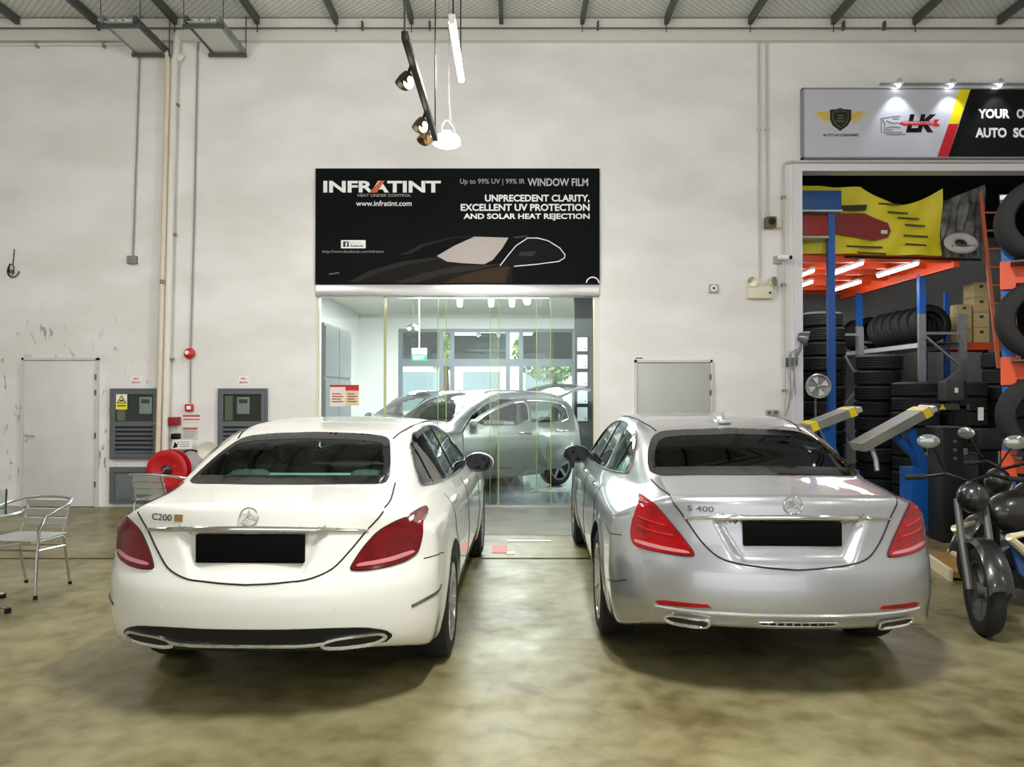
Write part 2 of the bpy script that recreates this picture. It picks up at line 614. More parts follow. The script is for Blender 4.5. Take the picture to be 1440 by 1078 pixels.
# ------------------------------------------------------------------ tyre shop shell
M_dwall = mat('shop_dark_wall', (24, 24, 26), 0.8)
struct(MB().box(OP2[0] - 0.35, OP2[0] - 0.2, WY + 0.2, 17.2, 0, 5.1).build('wall_shop_left', mat('shop_pale_wall', (206, 206, 204), 0.7)))
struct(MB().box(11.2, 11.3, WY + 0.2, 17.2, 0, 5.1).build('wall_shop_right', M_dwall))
struct(MB().box(OP2[0] - 0.3, 11.3, 17.2, 17.3, 0, 5.1).build('wall_shop_back', mat('shop_pale_wall', (206, 206, 204), 0.7)))
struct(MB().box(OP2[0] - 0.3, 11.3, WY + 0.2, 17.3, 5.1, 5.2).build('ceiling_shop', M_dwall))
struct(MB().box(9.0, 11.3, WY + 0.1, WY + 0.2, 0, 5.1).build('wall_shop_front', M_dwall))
# white door frame round the opening
fr = struct(MB().box(wx(1116), wx(1128), WY - 0.04, WY + 0.2, 0, OP2[2]).build('trim_2', mat('pale_frame', (224, 224, 228), 0.45)))
MB().box(wx(1116), 9.0, WY - 0.04, WY + 0.2, OP2[2] - 0.002, OP2[2] + 0.10).build('head', mat('pale_frame', (224, 224, 228), 0.45), fr, world=True)

# ------------------------------------------------------------------ outside, seen through the showroom
struct(MB().box(-14, 12, 18.7, 42, -0.2, -0.1).build('ground', mat('asphalt', (150, 152, 150), 0.9)))
blg = thing('building', 'bright white building across the road behind the showroom windows', 'building', (1.5, 33, -0.1))
MB().box(-10, 10, 0, 4, 0, 9).build('wall', mat('bright_facade', (246, 246, 246), 0.6), blg)
for k in range(7):
    for r_ in range(2):
        f = MB().box(-9 + k * 2.7, -7.4 + k * 2.7, -0.06, 0.02, 1.0 + r_ * 3.2, 2.6 + r_ * 3.2).build('window', mat('facade_glass', (150, 170, 182), 0.1), blg)
def tree(x, y, h, r_, label, seed):
    t = thing('tree', label, 'tree', (x, y, -0.1))
    rnd = random.Random(seed)
    MB().tube([(0, 0, 0), (0.05, 0, h * 0.35), (-0.05, 0.1, h * 0.7)], [0.14, 0.11, 0.06], 8).build('trunk', mat('bark', (96, 80, 62), 0.9), t)
    vs_, fs_ = [], []
    for k in range(1500):
        d = Vector((rnd.gauss(0, 1), rnd.gauss(0, 1), rnd.gauss(0, 1))).normalized() * r_ * rnd.random() ** 0.35
        c = Vector((d.x, d.y, h * 0.72 + d.z * 0.75))
        u = Vector((rnd.gauss(0, 1), rnd.gauss(0, 1), rnd.gauss(0, 1))).normalized()
        w_ = u.orthogonal().normalized()
        s = 0.10 + rnd.random() * 0.08
        i = len(vs_)
        vs_ += [c - u * s, c + w_ * s * 0.45, c + u * s, c - w_ * s * 0.45]
        fs_.append((i, i + 1, i + 2, i + 3))
    MB().add(vs_, fs_).build('foliage', mat('leaf_green', (120, 156, 92), 0.6, noise=(3, 0.6, (168, 190, 128))), t, recalc=False)['kind'] = 'stuff'
tree(-2.2, 25, 5.2, 1.7, 'leafy green tree outside the showroom, seen left of centre through its window', 1)
tree(1.6, 29, 4.6, 1.6, 'green tree outside the showroom, seen right of centre behind the far window', 2)
# ================================================================== CARS
def curve(pts, sigma=0.05):
    pts = sorted(pts)
    a, b = pts[0][0] - 0.4, pts[-1][0] + 0.4
    t = np.linspace(a, b, 1600)
    v = np.interp(t, [p[0] for p in pts], [p[1] for p in pts])
    dt = t[1] - t[0]
    k = int(max(1, 3 * sigma / dt))
    g = np.exp(-0.5 * (np.arange(-k, k + 1) * dt / sigma) ** 2)
    g /= g.sum()
    v = np.convolve(np.pad(v, k, mode='edge'), g, mode='valid')
    return lambda y: np.interp(y, t, v)

def smax(a, b, k):
    h = np.clip(0.5 + 0.5 * (a - b) / k, 0, 1)
    return b * (1 - h) + a * h + k * h * (1 - h)

def sstep(a, b, x):
    t = np.clip((x - a) / (b - a), 0, 1)
    return t * t * (3 - 2 * t)

def make_field(P):
    Zc = curve(P['top'], 0.055)
    Wp = curve(P['plan'], 0.15)
    In = curve(P['inset'], P.get('inset_s', 0.03))
    Yr = curve(P['rear'], 0.022)
    Yf = curve(P['front'], 0.04)
    L, mid, wmax = P['L'], P['mid'], P['w']
    ra, rn = P['rear_round']
    fa, fn = P['front_round']
    def f(x, y, z):
        ax = np.abs(x)
        a = 0.17 * np.tanh((mid - y) / 0.8)
        gt = z - (Zc(y - a * ax ** 2) - P['crown'] * ax ** 2)
        up = np.clip((z - P['belt']) / 0.12, 0, 1)
        taper = P['taper_rear'] * np.clip((P['taper_y'] - y) / 1.2, 0, 1) ** 1.3 + P['taper_front'] * np.clip((y - mid - 0.4) / 1.3, 0, 1) ** 1.3
        gs = ax - (Wp(y) - In(z) - up * taper)
        for yc in P['axles']:
            rr = np.hypot(y - yc, z - P['wr'])
            gs = gs - 0.014 * np.exp(-((rr - P['wr'] - 0.05) / 0.05) ** 2) * (z < P['wr'] + 0.55)
        q = np.clip(ax / wmax, 0, 0.9999)
        yr = Yr(z) + ra * (1 - (1 - q ** rn) ** (1 / rn))
        for (x0t, x0b, z0, z1, d) in P['dents']:
            zz = np.clip((z - z0) / (z1 - z0), 0, 1)
            xe = x0b + (x0t - x0b) * zz
            yr = yr + d * (1 - sstep(xe - 0.035, xe + 0.02, ax)) * sstep(z0 - 0.015, z0 + 0.03, z) * (1 - sstep(z1 - 0.012, z1 + 0.012, z))
        gr = yr - y
        gf = y - (Yf(z) - fa * (1 - (1 - q ** fn) ** (1 / fn)))
        gb = P['zbot'] + P['rear_raise'] * sstep(0.75, 0.05, y) + 0.05 * sstep(L - 0.8, L, y) - z
        o = smax(gt, gs, P.get('k_side', 0.09))
        o = smax(o, gr, P.get('k_rear', 0.022))
        o = smax(o, gf, 0.12)
        return smax(o, gb, 0.05)
    return f

def car_mesh(P):
    """closed body surface, found along rays that leave a spine inside the car"""
    f = make_field(P)
    nth, nst, ncap = 200, P.get('nst', 150), 52
    y0, y1, z0 = 0.62, P['L'] - 0.75, 0.64
    th = np.linspace(0, 2 * np.pi, nth, endpoint=False) + np.pi / nth
    # crowd the rays a little towards the shoulders
    org, dr = [], []
    for k in range(ncap, 0, -1):
        ps = (math.pi / 2) * k / (ncap + 0.5)
        for t in th:
            org.append((0, y0, z0)); dr.append((math.cos(t) * math.cos(ps), -math.sin(ps), math.sin(t) * math.cos(ps)))
    for i in range(nst):
        y = y0 + (y1 - y0) * i / (nst - 1)
        for t in th:
            org.append((0, y, z0)); dr.append((math.cos(t), 0, math.sin(t)))
    for k in range(1, ncap + 1):
        ps = (math.pi / 2) * k / (ncap + 0.5)
        for t in th:
            org.append((0, y1, z0)); dr.append((math.cos(t) * math.cos(ps), math.sin(ps), math.sin(t) * math.cos(ps)))
    org.append((0, y0, z0)); dr.append((0, -1, 0))
    org.append((0, y1, z0)); dr.append((0, 1, 0))
    org, dr = np.array(org), np.array(dr)
    lo, hi = np.full(len(org), 0.02), np.full(len(org), 2.2)
    for _ in range(26):
        m = (lo + hi) / 2
        p = org + dr * m[:, None]
        v = f(p[:, 0], p[:, 1], p[:, 2])
        lo = np.where(v < 0, m, lo)
        hi = np.where(v < 0, hi, m)
    pts = org + dr * ((lo + hi) / 2)[:, None]
    nr = 2 * ncap + nst
    faces = []
    for i in range(nr - 1):
        for k in range(nth):
            l = (k + 1) % nth
            faces.append((i * nth + k, (i + 1) * nth + k, (i + 1) * nth + l, i * nth + l))
    ra, rb = nr * nth, nr * nth + 1
    for k in range(nth):
        l = (k + 1) % nth
        faces.append((ra, k, l))
        faces.append((rb, (nr - 1) * nth + l, (nr - 1) * nth + k))
    return pts, faces

def pip(poly, x, y):
    c = False
    n = len(poly)
    j = n - 1
    for i in range(n):
        xi, yi = poly[i]
        xj, yj = poly[j]
        if (yi > y) != (yj > y) and x < (xj - xi) * (y - yi) / (yj - yi) + xi:
            c = not c
        j = i
    return c

def rounded(poly, it=2, closed=True, q=0.2):
    for _ in range(it):
        out = []
        n = len(poly)
        for i in range(n if closed else n - 1):
            a, b = poly[i], poly[(i + 1) % n]
            out.append((a[0] * (1 - q) + b[0] * q, a[1] * (1 - q) + b[1] * q))
            out.append((a[0] * q + b[0] * (1 - q), a[1] * q + b[1] * (1 - q)))
        if not closed:
            out = [poly[0]] + out + [poly[-1]]
        poly = out
    return poly

def resample(poly, step, closed=True):
    out = []
    n = len(poly)
    for i in range(n if closed else n - 1):
        a, b = poly[i], poly[(i + 1) % n]
        d = math.hypot(b[0] - a[0], b[1] - a[1])
        m = max(1, int(math.ceil(d / step)))
        for k in range(m):
            t = k / m
            out.append((a[0] * (1 - t) + b[0] * t, a[1] * (1 - t) + b[1] * t))
    if not closed:
        out.append(poly[-1])
    return out

def inset_poly(poly, d):
    n = len(poly)
    area = sum(poly[i][0] * poly[(i + 1) % n][1] - poly[(i + 1) % n][0] * poly[i][1] for i in range(n))
    s = 1 if area > 0 else -1
    out = []
    for i in range(n):
        a, b, c = poly[i - 1], poly[i], poly[(i + 1) % n]
        e1 = Vector((b[0] - a[0], b[1] - a[1]))
        e2 = Vector((c[0] - b[0], c[1] - b[1]))
        e1 = e1.normalized() if e1.length else e1
        e2 = e2.normalized() if e2.length else e2
        nrm = Vector((-(e1.y + e2.y), e1.x + e2.x))
        nrm = nrm.normalized() if nrm.length else nrm
        out.append((b[0] + nrm.x * d * s, b[1] + nrm.y * d * s))
    return out

DIRS = {'rear': (Vector((0, 1, 0)), lambda a, b: Vector((a, -1.5, b))),
        'front': (Vector((0, -1, 0)), lambda a, b: Vector((a, 8.0, b))),
        'right': (Vector((-1, 0, 0)), lambda a, b: Vector((2.0, a, b))),
        'left': (Vector((1, 0, 0)), lambda a, b: Vector((-2.0, a, b))),
        'top': (Vector((0, 0, -1)), lambda a, b: Vector((a, b, 3.0)))}

class Body:
    def __init__(self, P):
        self.P = P
        self.pts, self.faces = car_mesh(P)
        self.bvh = BVHTree.FromPolygons([tuple(p) for p in self.pts], self.faces)

    def hit(self, side, a, b):
        d, o = DIRS[side]
        p, n, i, _ = self.bvh.ray_cast(o(a, b), d)
        if p is None:
            p, n, i, _ = self.bvh.find_nearest(o(a, b) + d * (1.6 if side in ('rear', 'front') else 1.1))
        if n.dot(d) > 0:
            n = -n
        return p, n

    def patch(self, name, side, poly, material, parent, off=0.006, thick=0.012, step=0.035, hole=None, smooth=2):
        """a panel cut to an outline and pressed onto the body, with its own thickness"""
        outer = resample(rounded(poly, smooth) if smooth else poly, step)
        inner = resample(rounded(hole, smooth) if smooth else hole, step) if hole else None
        pts = list(outer)
        edges = [(i, (i + 1) % len(outer)) for i in range(len(outer))]
        if inner:
            n = len(pts)
            pts += inner
            edges += [(n + i, n + (i + 1) % len(inner)) for i in range(len(inner))]
        xs = [p[0] for p in outer]
        ys = [p[1] for p in outer]
        u = min(xs) + step / 2
        while u < max(xs):
            w = min(ys) + step / 2
            while w < max(ys):
                if pip(outer, u, w) and not (inner and pip(inner, u, w)):
                    if min((u - p[0]) ** 2 + (w - p[1]) ** 2 for p in pts[:len(outer) + (len(inner) if inner else 0)]) > (0.5 * step) ** 2:
                        pts.append((u, w))
                w += step
            u += step
        v2, e2, f2, *_ = delaunay_2d_cdt([Vector(p) for p in pts], edges, [], 0, 1e-6)
        tris = []
        for t in f2:
            cx = sum(v2[i].x for i in t) / 3
            cy = sum(v2[i].y for i in t) / 3
            if pip(outer, cx, cy) and not (inner and pip(inner, cx, cy)):
                tris.append(tuple(t))
        hp = [self.hit(side, v.x, v.y) for v in v2]
        top = [p + n * off for p, n in hp]
        bot = [p + n * (off - thick) for p, n in hp]
        cnt = {}
        for t in tris:
            for i in range(3):
                e = (t[i], t[(i + 1) % 3])
                k = tuple(sorted(e))
                cnt.setdefault(k, []).append(e)
        mb = MB()
        mb.add(top, tris, True)
        nv = len(top)
        rim = [e[0] for e in cnt.values() if len(e) == 1]
        mb.v += [tuple(p) for p in bot]
        for a, b in rim:
            mb.f.append((a, b, b + nv, a + nv)); mb.sm.append(False)
        # drop unused
        return mb.build(name, material, parent, smooth_angle=0.7)

    def line(self, name, side, pl, material, parent, r=0.004, off=0.0, closed=False, step=0.03, smooth=2, flat=None):
        pl = resample(rounded(pl, smooth, closed) if smooth else pl, step, closed)
        pts = []
        for a, b in pl:
            p, n = self.hit(side, a, b)
            pts.append(p + n * off)
        mb = MB().tube(pts, r, 6, closed)
        return mb.build(name, material, parent)

def wheel(parent, x, y, r, w, side, rim_mat, style='multi', rim_r=None, name='wheel'):
    """tyre, rim with spokes and hub; axis along x, outer face towards side (+1/-1)"""
    rim_r = rim_r or r * 0.70
    M = Matrix.Translation((x, y, r)) @ Matrix.Rotation(R(90) * side, 4, 'Y')
    h = w / 2
    t = MB().lathe([(rim_r - 0.01, -h * 0.8), (rim_r + 0.02, -h * 0.98), (r - 0.05, -h), (r - 0.012, -h * 0.86), (r - 0.001, -h * 0.6), (r, 0),
                    (r - 0.001, h * 0.6), (r - 0.012, h * 0.86), (r - 0.05, h), (rim_r + 0.02, h * 0.98), (rim_r - 0.01, h * 0.8), (rim_r - 0.02, h * 0.3), (rim_r - 0.02, -h * 0.3)], 44, M, closed=True)
    ty = t.build('tyre', M_rubber, parent)
    m = MB().lathe([(rim_r + 0.008, h * 0.86), (rim_r + 0.004, h * 0.95), (rim_r - 0.015, h * 0.93), (rim_r - 0.03, h * 0.5), (rim_r - 0.04, -h * 0.8)], 44, M)
    ns = 10 if style == 'multi' else 5
    for k in range(ns):
        a = 2 * math.pi * k / ns
        for da in ((-0.09, 0.09) if style == 'multi' else (0,)):
            ca, sa = math.cos(a + da), math.sin(a + da)
            cb, sb = math.cos(a + da * 0.4), math.sin(a + da * 0.4)
            p = M @ Vector((0.05 * cb, 0.05 * sb, h * 0.70))
            q = M @ Vector(((rim_r - 0.01) * ca, (rim_r - 0.01) * sa, h * 0.82))
            m.bar(p, q, 0.022 if style == 'multi' else 0.06, 0.03, up=(side, 0, 0))
    m.lathe([(0.0, h * 0.84), (0.05, h * 0.82), (0.07, h * 0.7), (0.07, h * 0.4)], 20, M)
    rm = m.build('rim', rim_mat, ty)
    MB().lathe([(0.0, -h * 0.2), (rim_r - 0.05, -h * 0.2)], 32, M).build('brake_disc', mat('brake_disc', (70, 70, 72), 0.4, 0.8), ty)
    return ty

def star_emblem(body, parent, x, z, r):
    p, n = body.hit('rear', x, z)
    c = p - Vector((0, 0.012, 0))
    mb = MB()
    ring = [c + Vector((r * math.cos(t), 0, r * math.sin(t))) for t in np.linspace(0, 2 * math.pi, 32, endpoint=False)]
    mb.tube(ring, r * 0.085, 8, True)
    for k in range(3):
        a = math.pi / 2 + k * 2 * math.pi / 3
        tip = c + Vector((r * math.cos(a), 0, r * math.sin(a)))
        s = Vector((-math.sin(a), 0, math.cos(a))) * r * 0.17
        top = c - Vector((0, r * 0.16, 0))
        back = c + Vector((0, r * 0.05, 0))
        d = Vector((math.cos(a), 0, math.sin(a))) * r * 0.10
        mb.add([tip, c + s + d, top, c - s + d, back], [(0, 1, 2), (0, 2, 3), (1, 0, 4), (0, 3, 4)])
    return mb.build('star_emblem', M_chrome, parent)

def seat(parent, x, y, z, material, bench=False):
    w = 0.60 if bench else 0.25
    m = MB()
    m.rbox(x - w, x + w, y - 0.05, y + 0.48, z, z + 0.17, 0.06, 3)
    Mx = Matrix.Translation((0, y - 0.02, z + 0.1)) @ Matrix.Rotation(R(16), 4, 'X')
    top = 0.44 if bench else 0.58
    m.rbox(x - w, x + w, -0.09, 0.07, 0, top, 0.06, 3, Mx)
    for hx in ((-0.38, 0.38) if bench else (0,)):
        m.rbox(x + hx - 0.13, x + hx + 0.13, -0.08, 0.03, top + 0.03, top + (0.16 if bench else 0.22), 0.05, 3, Mx)
        m.tube([Mx @ Vector((x + hx - 0.05, -0.03, top - 0.05)), Mx @ Vector((x + hx - 0.05, -0.03, top + 0.06))], 0.008, 6)
        m.tube([Mx @ Vector((x + hx + 0.05, -0.03, top - 0.05)), Mx @ Vector((x + hx + 0.05, -0.03, top + 0.06))], 0.008, 6)
    return m.build('rear_bench' if bench else 'front_seat', material, parent)

def mirror_x(poly):
    return [(-a, b) for a, b in poly][::-1]

def cut_body(B, paint, parent, holes, wheels_r, name='body', lining=None):
    """arches cut by a boolean; window faces removed where the panes sit; dark lining inside"""
    P = B.P
    me = bpy.data.meshes.new(name)
    me.from_pydata([tuple(p) for p in B.pts], [], B.faces)
    dark = lining or mat('car_lining', (26, 26, 27), 0.9)
    me.materials.append(paint)
    me.materials.append(dark)
    o = bpy.data.objects.new(name, me)
    COL.objects.link(o)
    b = bmesh.new(); b.from_mesh(me)
    bmesh.ops.recalc_face_normals(b, faces=b.faces)
    b.to_mesh(me); b.free()
    c = MB()
    for yc in P['axles']:
        for s in (-1, 1):
            x0, x1 = sorted((s * 0.55, s * 1.3))
            n = 48
            r = wheels_r
            poly = [(yc + r * math.cos(t), P['wr'] + 0.005 + r * math.sin(t)) for t in np.linspace(0, 2 * math.pi, n, endpoint=False)]
            c.prism(poly, x0, x1, 'x')
    co = c.build('arch_cutter', None)
    co.data.materials.append(paint); co.data.materials.append(dark)
    for p in co.data.polygons:
        p.material_index = 1
    md = o.modifiers.new('b', 'BOOLEAN')
    md.operation = 'DIFFERENCE'
    md.object = co
    md.solver = 'EXACT'
    md.material_mode = 'INDEX'
    bpy.context.view_layer.update()
    dg = bpy.context.evaluated_depsgraph_get()
    new = bpy.data.meshes.new_from_object(o.evaluated_get(dg))
    bpy.data.objects.remove(co)
    o.modifiers.clear()
    o.data = new
    b = bmesh.new(); b.from_mesh(new)
    kill = []
    sidev = {'rear': (0, -1, 0), 'front': (0, 1, 0), 'left': (-1, 0, 0), 'right': (1, 0, 0), 'top': (0, 0, 1)}
    for fc in b.faces:
        if fc.material_index == 1:
            continue
        cc = fc.calc_center_median()
        for side, poly, lim in holes:
            if fc.normal.dot(Vector(sidev[side])) < lim:
                continue
            q = {'rear': (cc.x, cc.z), 'front': (cc.x, cc.z), 'left': (cc.y, cc.z), 'right': (cc.y, cc.z), 'top': (cc.x, cc.y)}[side]
            if pip(poly, *q):
                kill.append(fc)
                break
    bmesh.ops.delete(b, geom=kill, context='FACES')
    for fc in b.faces:
        fc.smooth = True
    b.to_mesh(new); b.free()
    new.set_sharp_from_angle(angle=0.55)
    so = o.modifiers.new('lining', 'SOLIDIFY')
    so.thickness = 0.012
    so.offset = -1
    so.material_offset = 1
    so.use_rim = True
    o.parent = parent
    return o

def door_mirror(parent, side, x, y, z, paint):
    s = side
    mb = MB()
    mb.ell((0, 0, 0), (0.125, 0.075, 0.082), 20, 12)
    for i, p in enumerate(mb.v):        # flatten the face that looks back, square the outline
        px, py, pz = p
        py = max(py, -0.03)
        k = 1.08 if px * s > 0 else 1.0
        mb.v[i] = (x + px * k, y + py, z + pz * (1.08 if pz > 0 else 0.9))
    h = mb.build('door_mirror', paint, parent)
    g = MB()
    g.lathe([(0, 0), (1, 0)], 28, Matrix.Translation((x, y - 0.033, z)) @ Matrix.Rotation(R(90), 4, 'X') @ Matrix.Diagonal((0.108, 0.068, 1, 1)))
    g.build('mirror_glass', mat('mirror_glass', (40, 42, 44), 0.03, 0.9), h)
    g = MB()
    g.tube([(x + 0.118 * math.cos(t), y - 0.031, z + 0.074 * math.sin(t)) for t in np.linspace(0, 2 * math.pi, 28, endpoint=False)], 0.008, 6, True)
    g.build('mirror_bezel', mat('mirror_bezel', (36, 37, 38), 0.3), h)
    a = MB().tube([(x - s * 0.22, y + 0.05, z - 0.075), (x - s * 0.13, y + 0.03, z - 0.07), (x - s * 0.06, y + 0.02, z - 0.05)], [0.03, 0.024, 0.03], 8)
    a.build('mirror_arm', M_black, h)
    return h

# ------------------------------------------------------------------ the two saloons
P_WHITE = dict(L=4.69, w=0.912, mid=2.3, belt=0.88, crown=0.075, wr=0.325, axles=(1.07, 3.91), zbot=0.20,
    top=[(-0.3, 1.03), (0.10, 1.05), (0.35, 1.078), (0.58, 1.10), (0.72, 1.155), (1.0, 1.27), (1.3, 1.36), (1.6, 1.405), (2.05, 1.425), (2.5, 1.41), (2.85, 1.35), (3.2, 1.21), (3.5, 1.06), (3.7, 1.01), (4.1, 0.95), (4.45, 0.84), (4.65, 0.7), (4.8, 0.55)],
    plan=[(0, 0.87), (0.5, 0.888), (1.1, 0.902), (2, 0.905), (3, 0.905), (3.9, 0.905), (4.5, 0.87)],
    inset=[(0.15, 0.075), (0.25, 0.045), (0.38, 0.015), (0.55, 0.0), (0.68, 0.006), (0.80, 0.012), (0.88, 0.03), (0.94, 0.068), (1.02, 0.125), (1.20, 0.215), (1.42, 0.33)],
    rear=[(0.15, 0.22), (0.28, 0.085), (0.36, 0.035), (0.44, 0.012), (0.55, 0.0), (0.64, 0.005), (0.70, 0.03), (0.76, 0.055), (0.90, 0.085), (0.96, 0.085), (1.03, 0.095), (1.10, 0.14)],
    front=[(0.15, 4.5), (0.3, 4.66), (0.5, 4.69), (0.7, 4.66), (0.85, 4.55), (1.0, 4.3)],
    rear_round=(0.66, 2.3), front_round=(0.7, 2.3), taper_rear=0.10, taper_y=1.7, rear_raise=0.14, taper_front=0.05,
    dents=[(0.37, 0.26, 0.70, 0.915, 0.035)])
P_SILVER = dict(L=5.15, w=0.94, mid=2.5, belt=0.90, crown=0.075, wr=0.345, axles=(1.19, 4.22), zbot=0.21,
    top=[(-0.3, 1.035), (0.10, 1.055), (0.35, 1.088), (0.62, 1.118), (0.78, 1.165), (1.1, 1.28), (1.45, 1.375), (1.8, 1.42), (2.3, 1.44), (2.8, 1.425), (3.15, 1.37), (3.5, 1.24), (3.85, 1.08), (4.1, 1.03), (4.5, 0.97), (4.9, 0.85), (5.1, 0.7), (5.2, 0.55)],
    plan=[(0, 0.90), (0.5, 0.918), (1.1, 0.932), (2, 0.935), (3, 0.935), (4.2, 0.93), (4.9, 0.89)],
    inset=[(0.15, 0.075), (0.25, 0.045), (0.38, 0.015), (0.55, 0.0), (0.70, 0.008), (0.82, 0.014), (0.90, 0.032), (0.96, 0.075), (1.04, 0.13), (1.22, 0.225), (1.44, 0.345)],
    rear=[(0.15, 0.20), (0.27, 0.07), (0.34, 0.035), (0.42, 0.022), (0.455, 0.0), (0.56, 0.0), (0.66, 0.012), (0.72, 0.035), (0.80, 0.06), (0.95, 0.085), (1.0, 0.085), (1.05, 0.10), (1.10, 0.14)],
    front=[(0.15, 4.95), (0.3, 5.12), (0.5, 5.15), (0.7, 5.12), (0.85, 5.0), (1.0, 4.8)],
    rear_round=(0.72, 2.3), front_round=(0.7, 2.3), taper_rear=0.105, taper_y=1.9, rear_raise=0.16, taper_front=0.05,
    dents=[(0.40, 0.28, 0.71, 0.93, 0.035)])
CAR_POSE = {'white': ((-1.287, 3.66, 0), R(-1.5)), 'silver': ((1.468, 3.92, 0), R(-1.5))}
# TOOL-STOP
def line3d(B, name, pts, material, parent, r=0.004, off=0.0, n=5):
    """a thin joint or moulding that follows the body through the given points"""
    V = [Vector(p) for p in pts]
    out = []
    for i in range(len(V) - 1):
        m = max(2, int((V[i + 1] - V[i]).length / 0.03))
        for k in range(m):
            out.append(V[i].lerp(V[i + 1], k / m))
    out.append(V[-1])
    for _ in range(3):
        out = [out[0]] + [(out[i - 1] + out[i] * 2 + out[i + 1]) / 4 for i in range(1, len(out) - 1)] + [out[-1]]
    res = []
    for p in out:
        q, nn, i, d = B.bvh.find_nearest(p)
        res.append(q + nn * (off if nn.dot(q - Vector((0, q.y, 0.64))) > 0 else -off))
    return MB().tube(res, r, n).build(name, material, parent)

def body_text(B, name, s, x0, x1, z0, z1, material, parent, bold=0.0, off=0.005):
    o = text(name, s, x0, x1, z0, z1, 0, material, parent, bold, world=False)
    for v in o.data.vertices:
        p, n = B.hit('rear', v.co.x, v.co.z)
        v.co = p + n * off
    return o

M_seam = mat('panel_gap', (20, 20, 21), 0.8)
M_lens = mat('red_lens', (104, 2, 8), 0.18, coat=0.15, spec=0.35, noise=(14, 0.6, (58, 1, 5)))
M_lens_b = mat('bright_red_lens', (150, 4, 10), 0.18, coat=0.15, spec=0.35, noise=(14, 0.6, (92, 2, 6)))
M_lens_w = mat('pale_lens', (190, 116, 120), 0.1, coat=1.0)
M_frit = mat('black_glass_border', (6, 7, 7), 0.08)
M_seat = mat('car_seat_fabric', (84, 92, 90), 0.8)
M_dash = mat('car_dash', (34, 36, 38), 0.7)

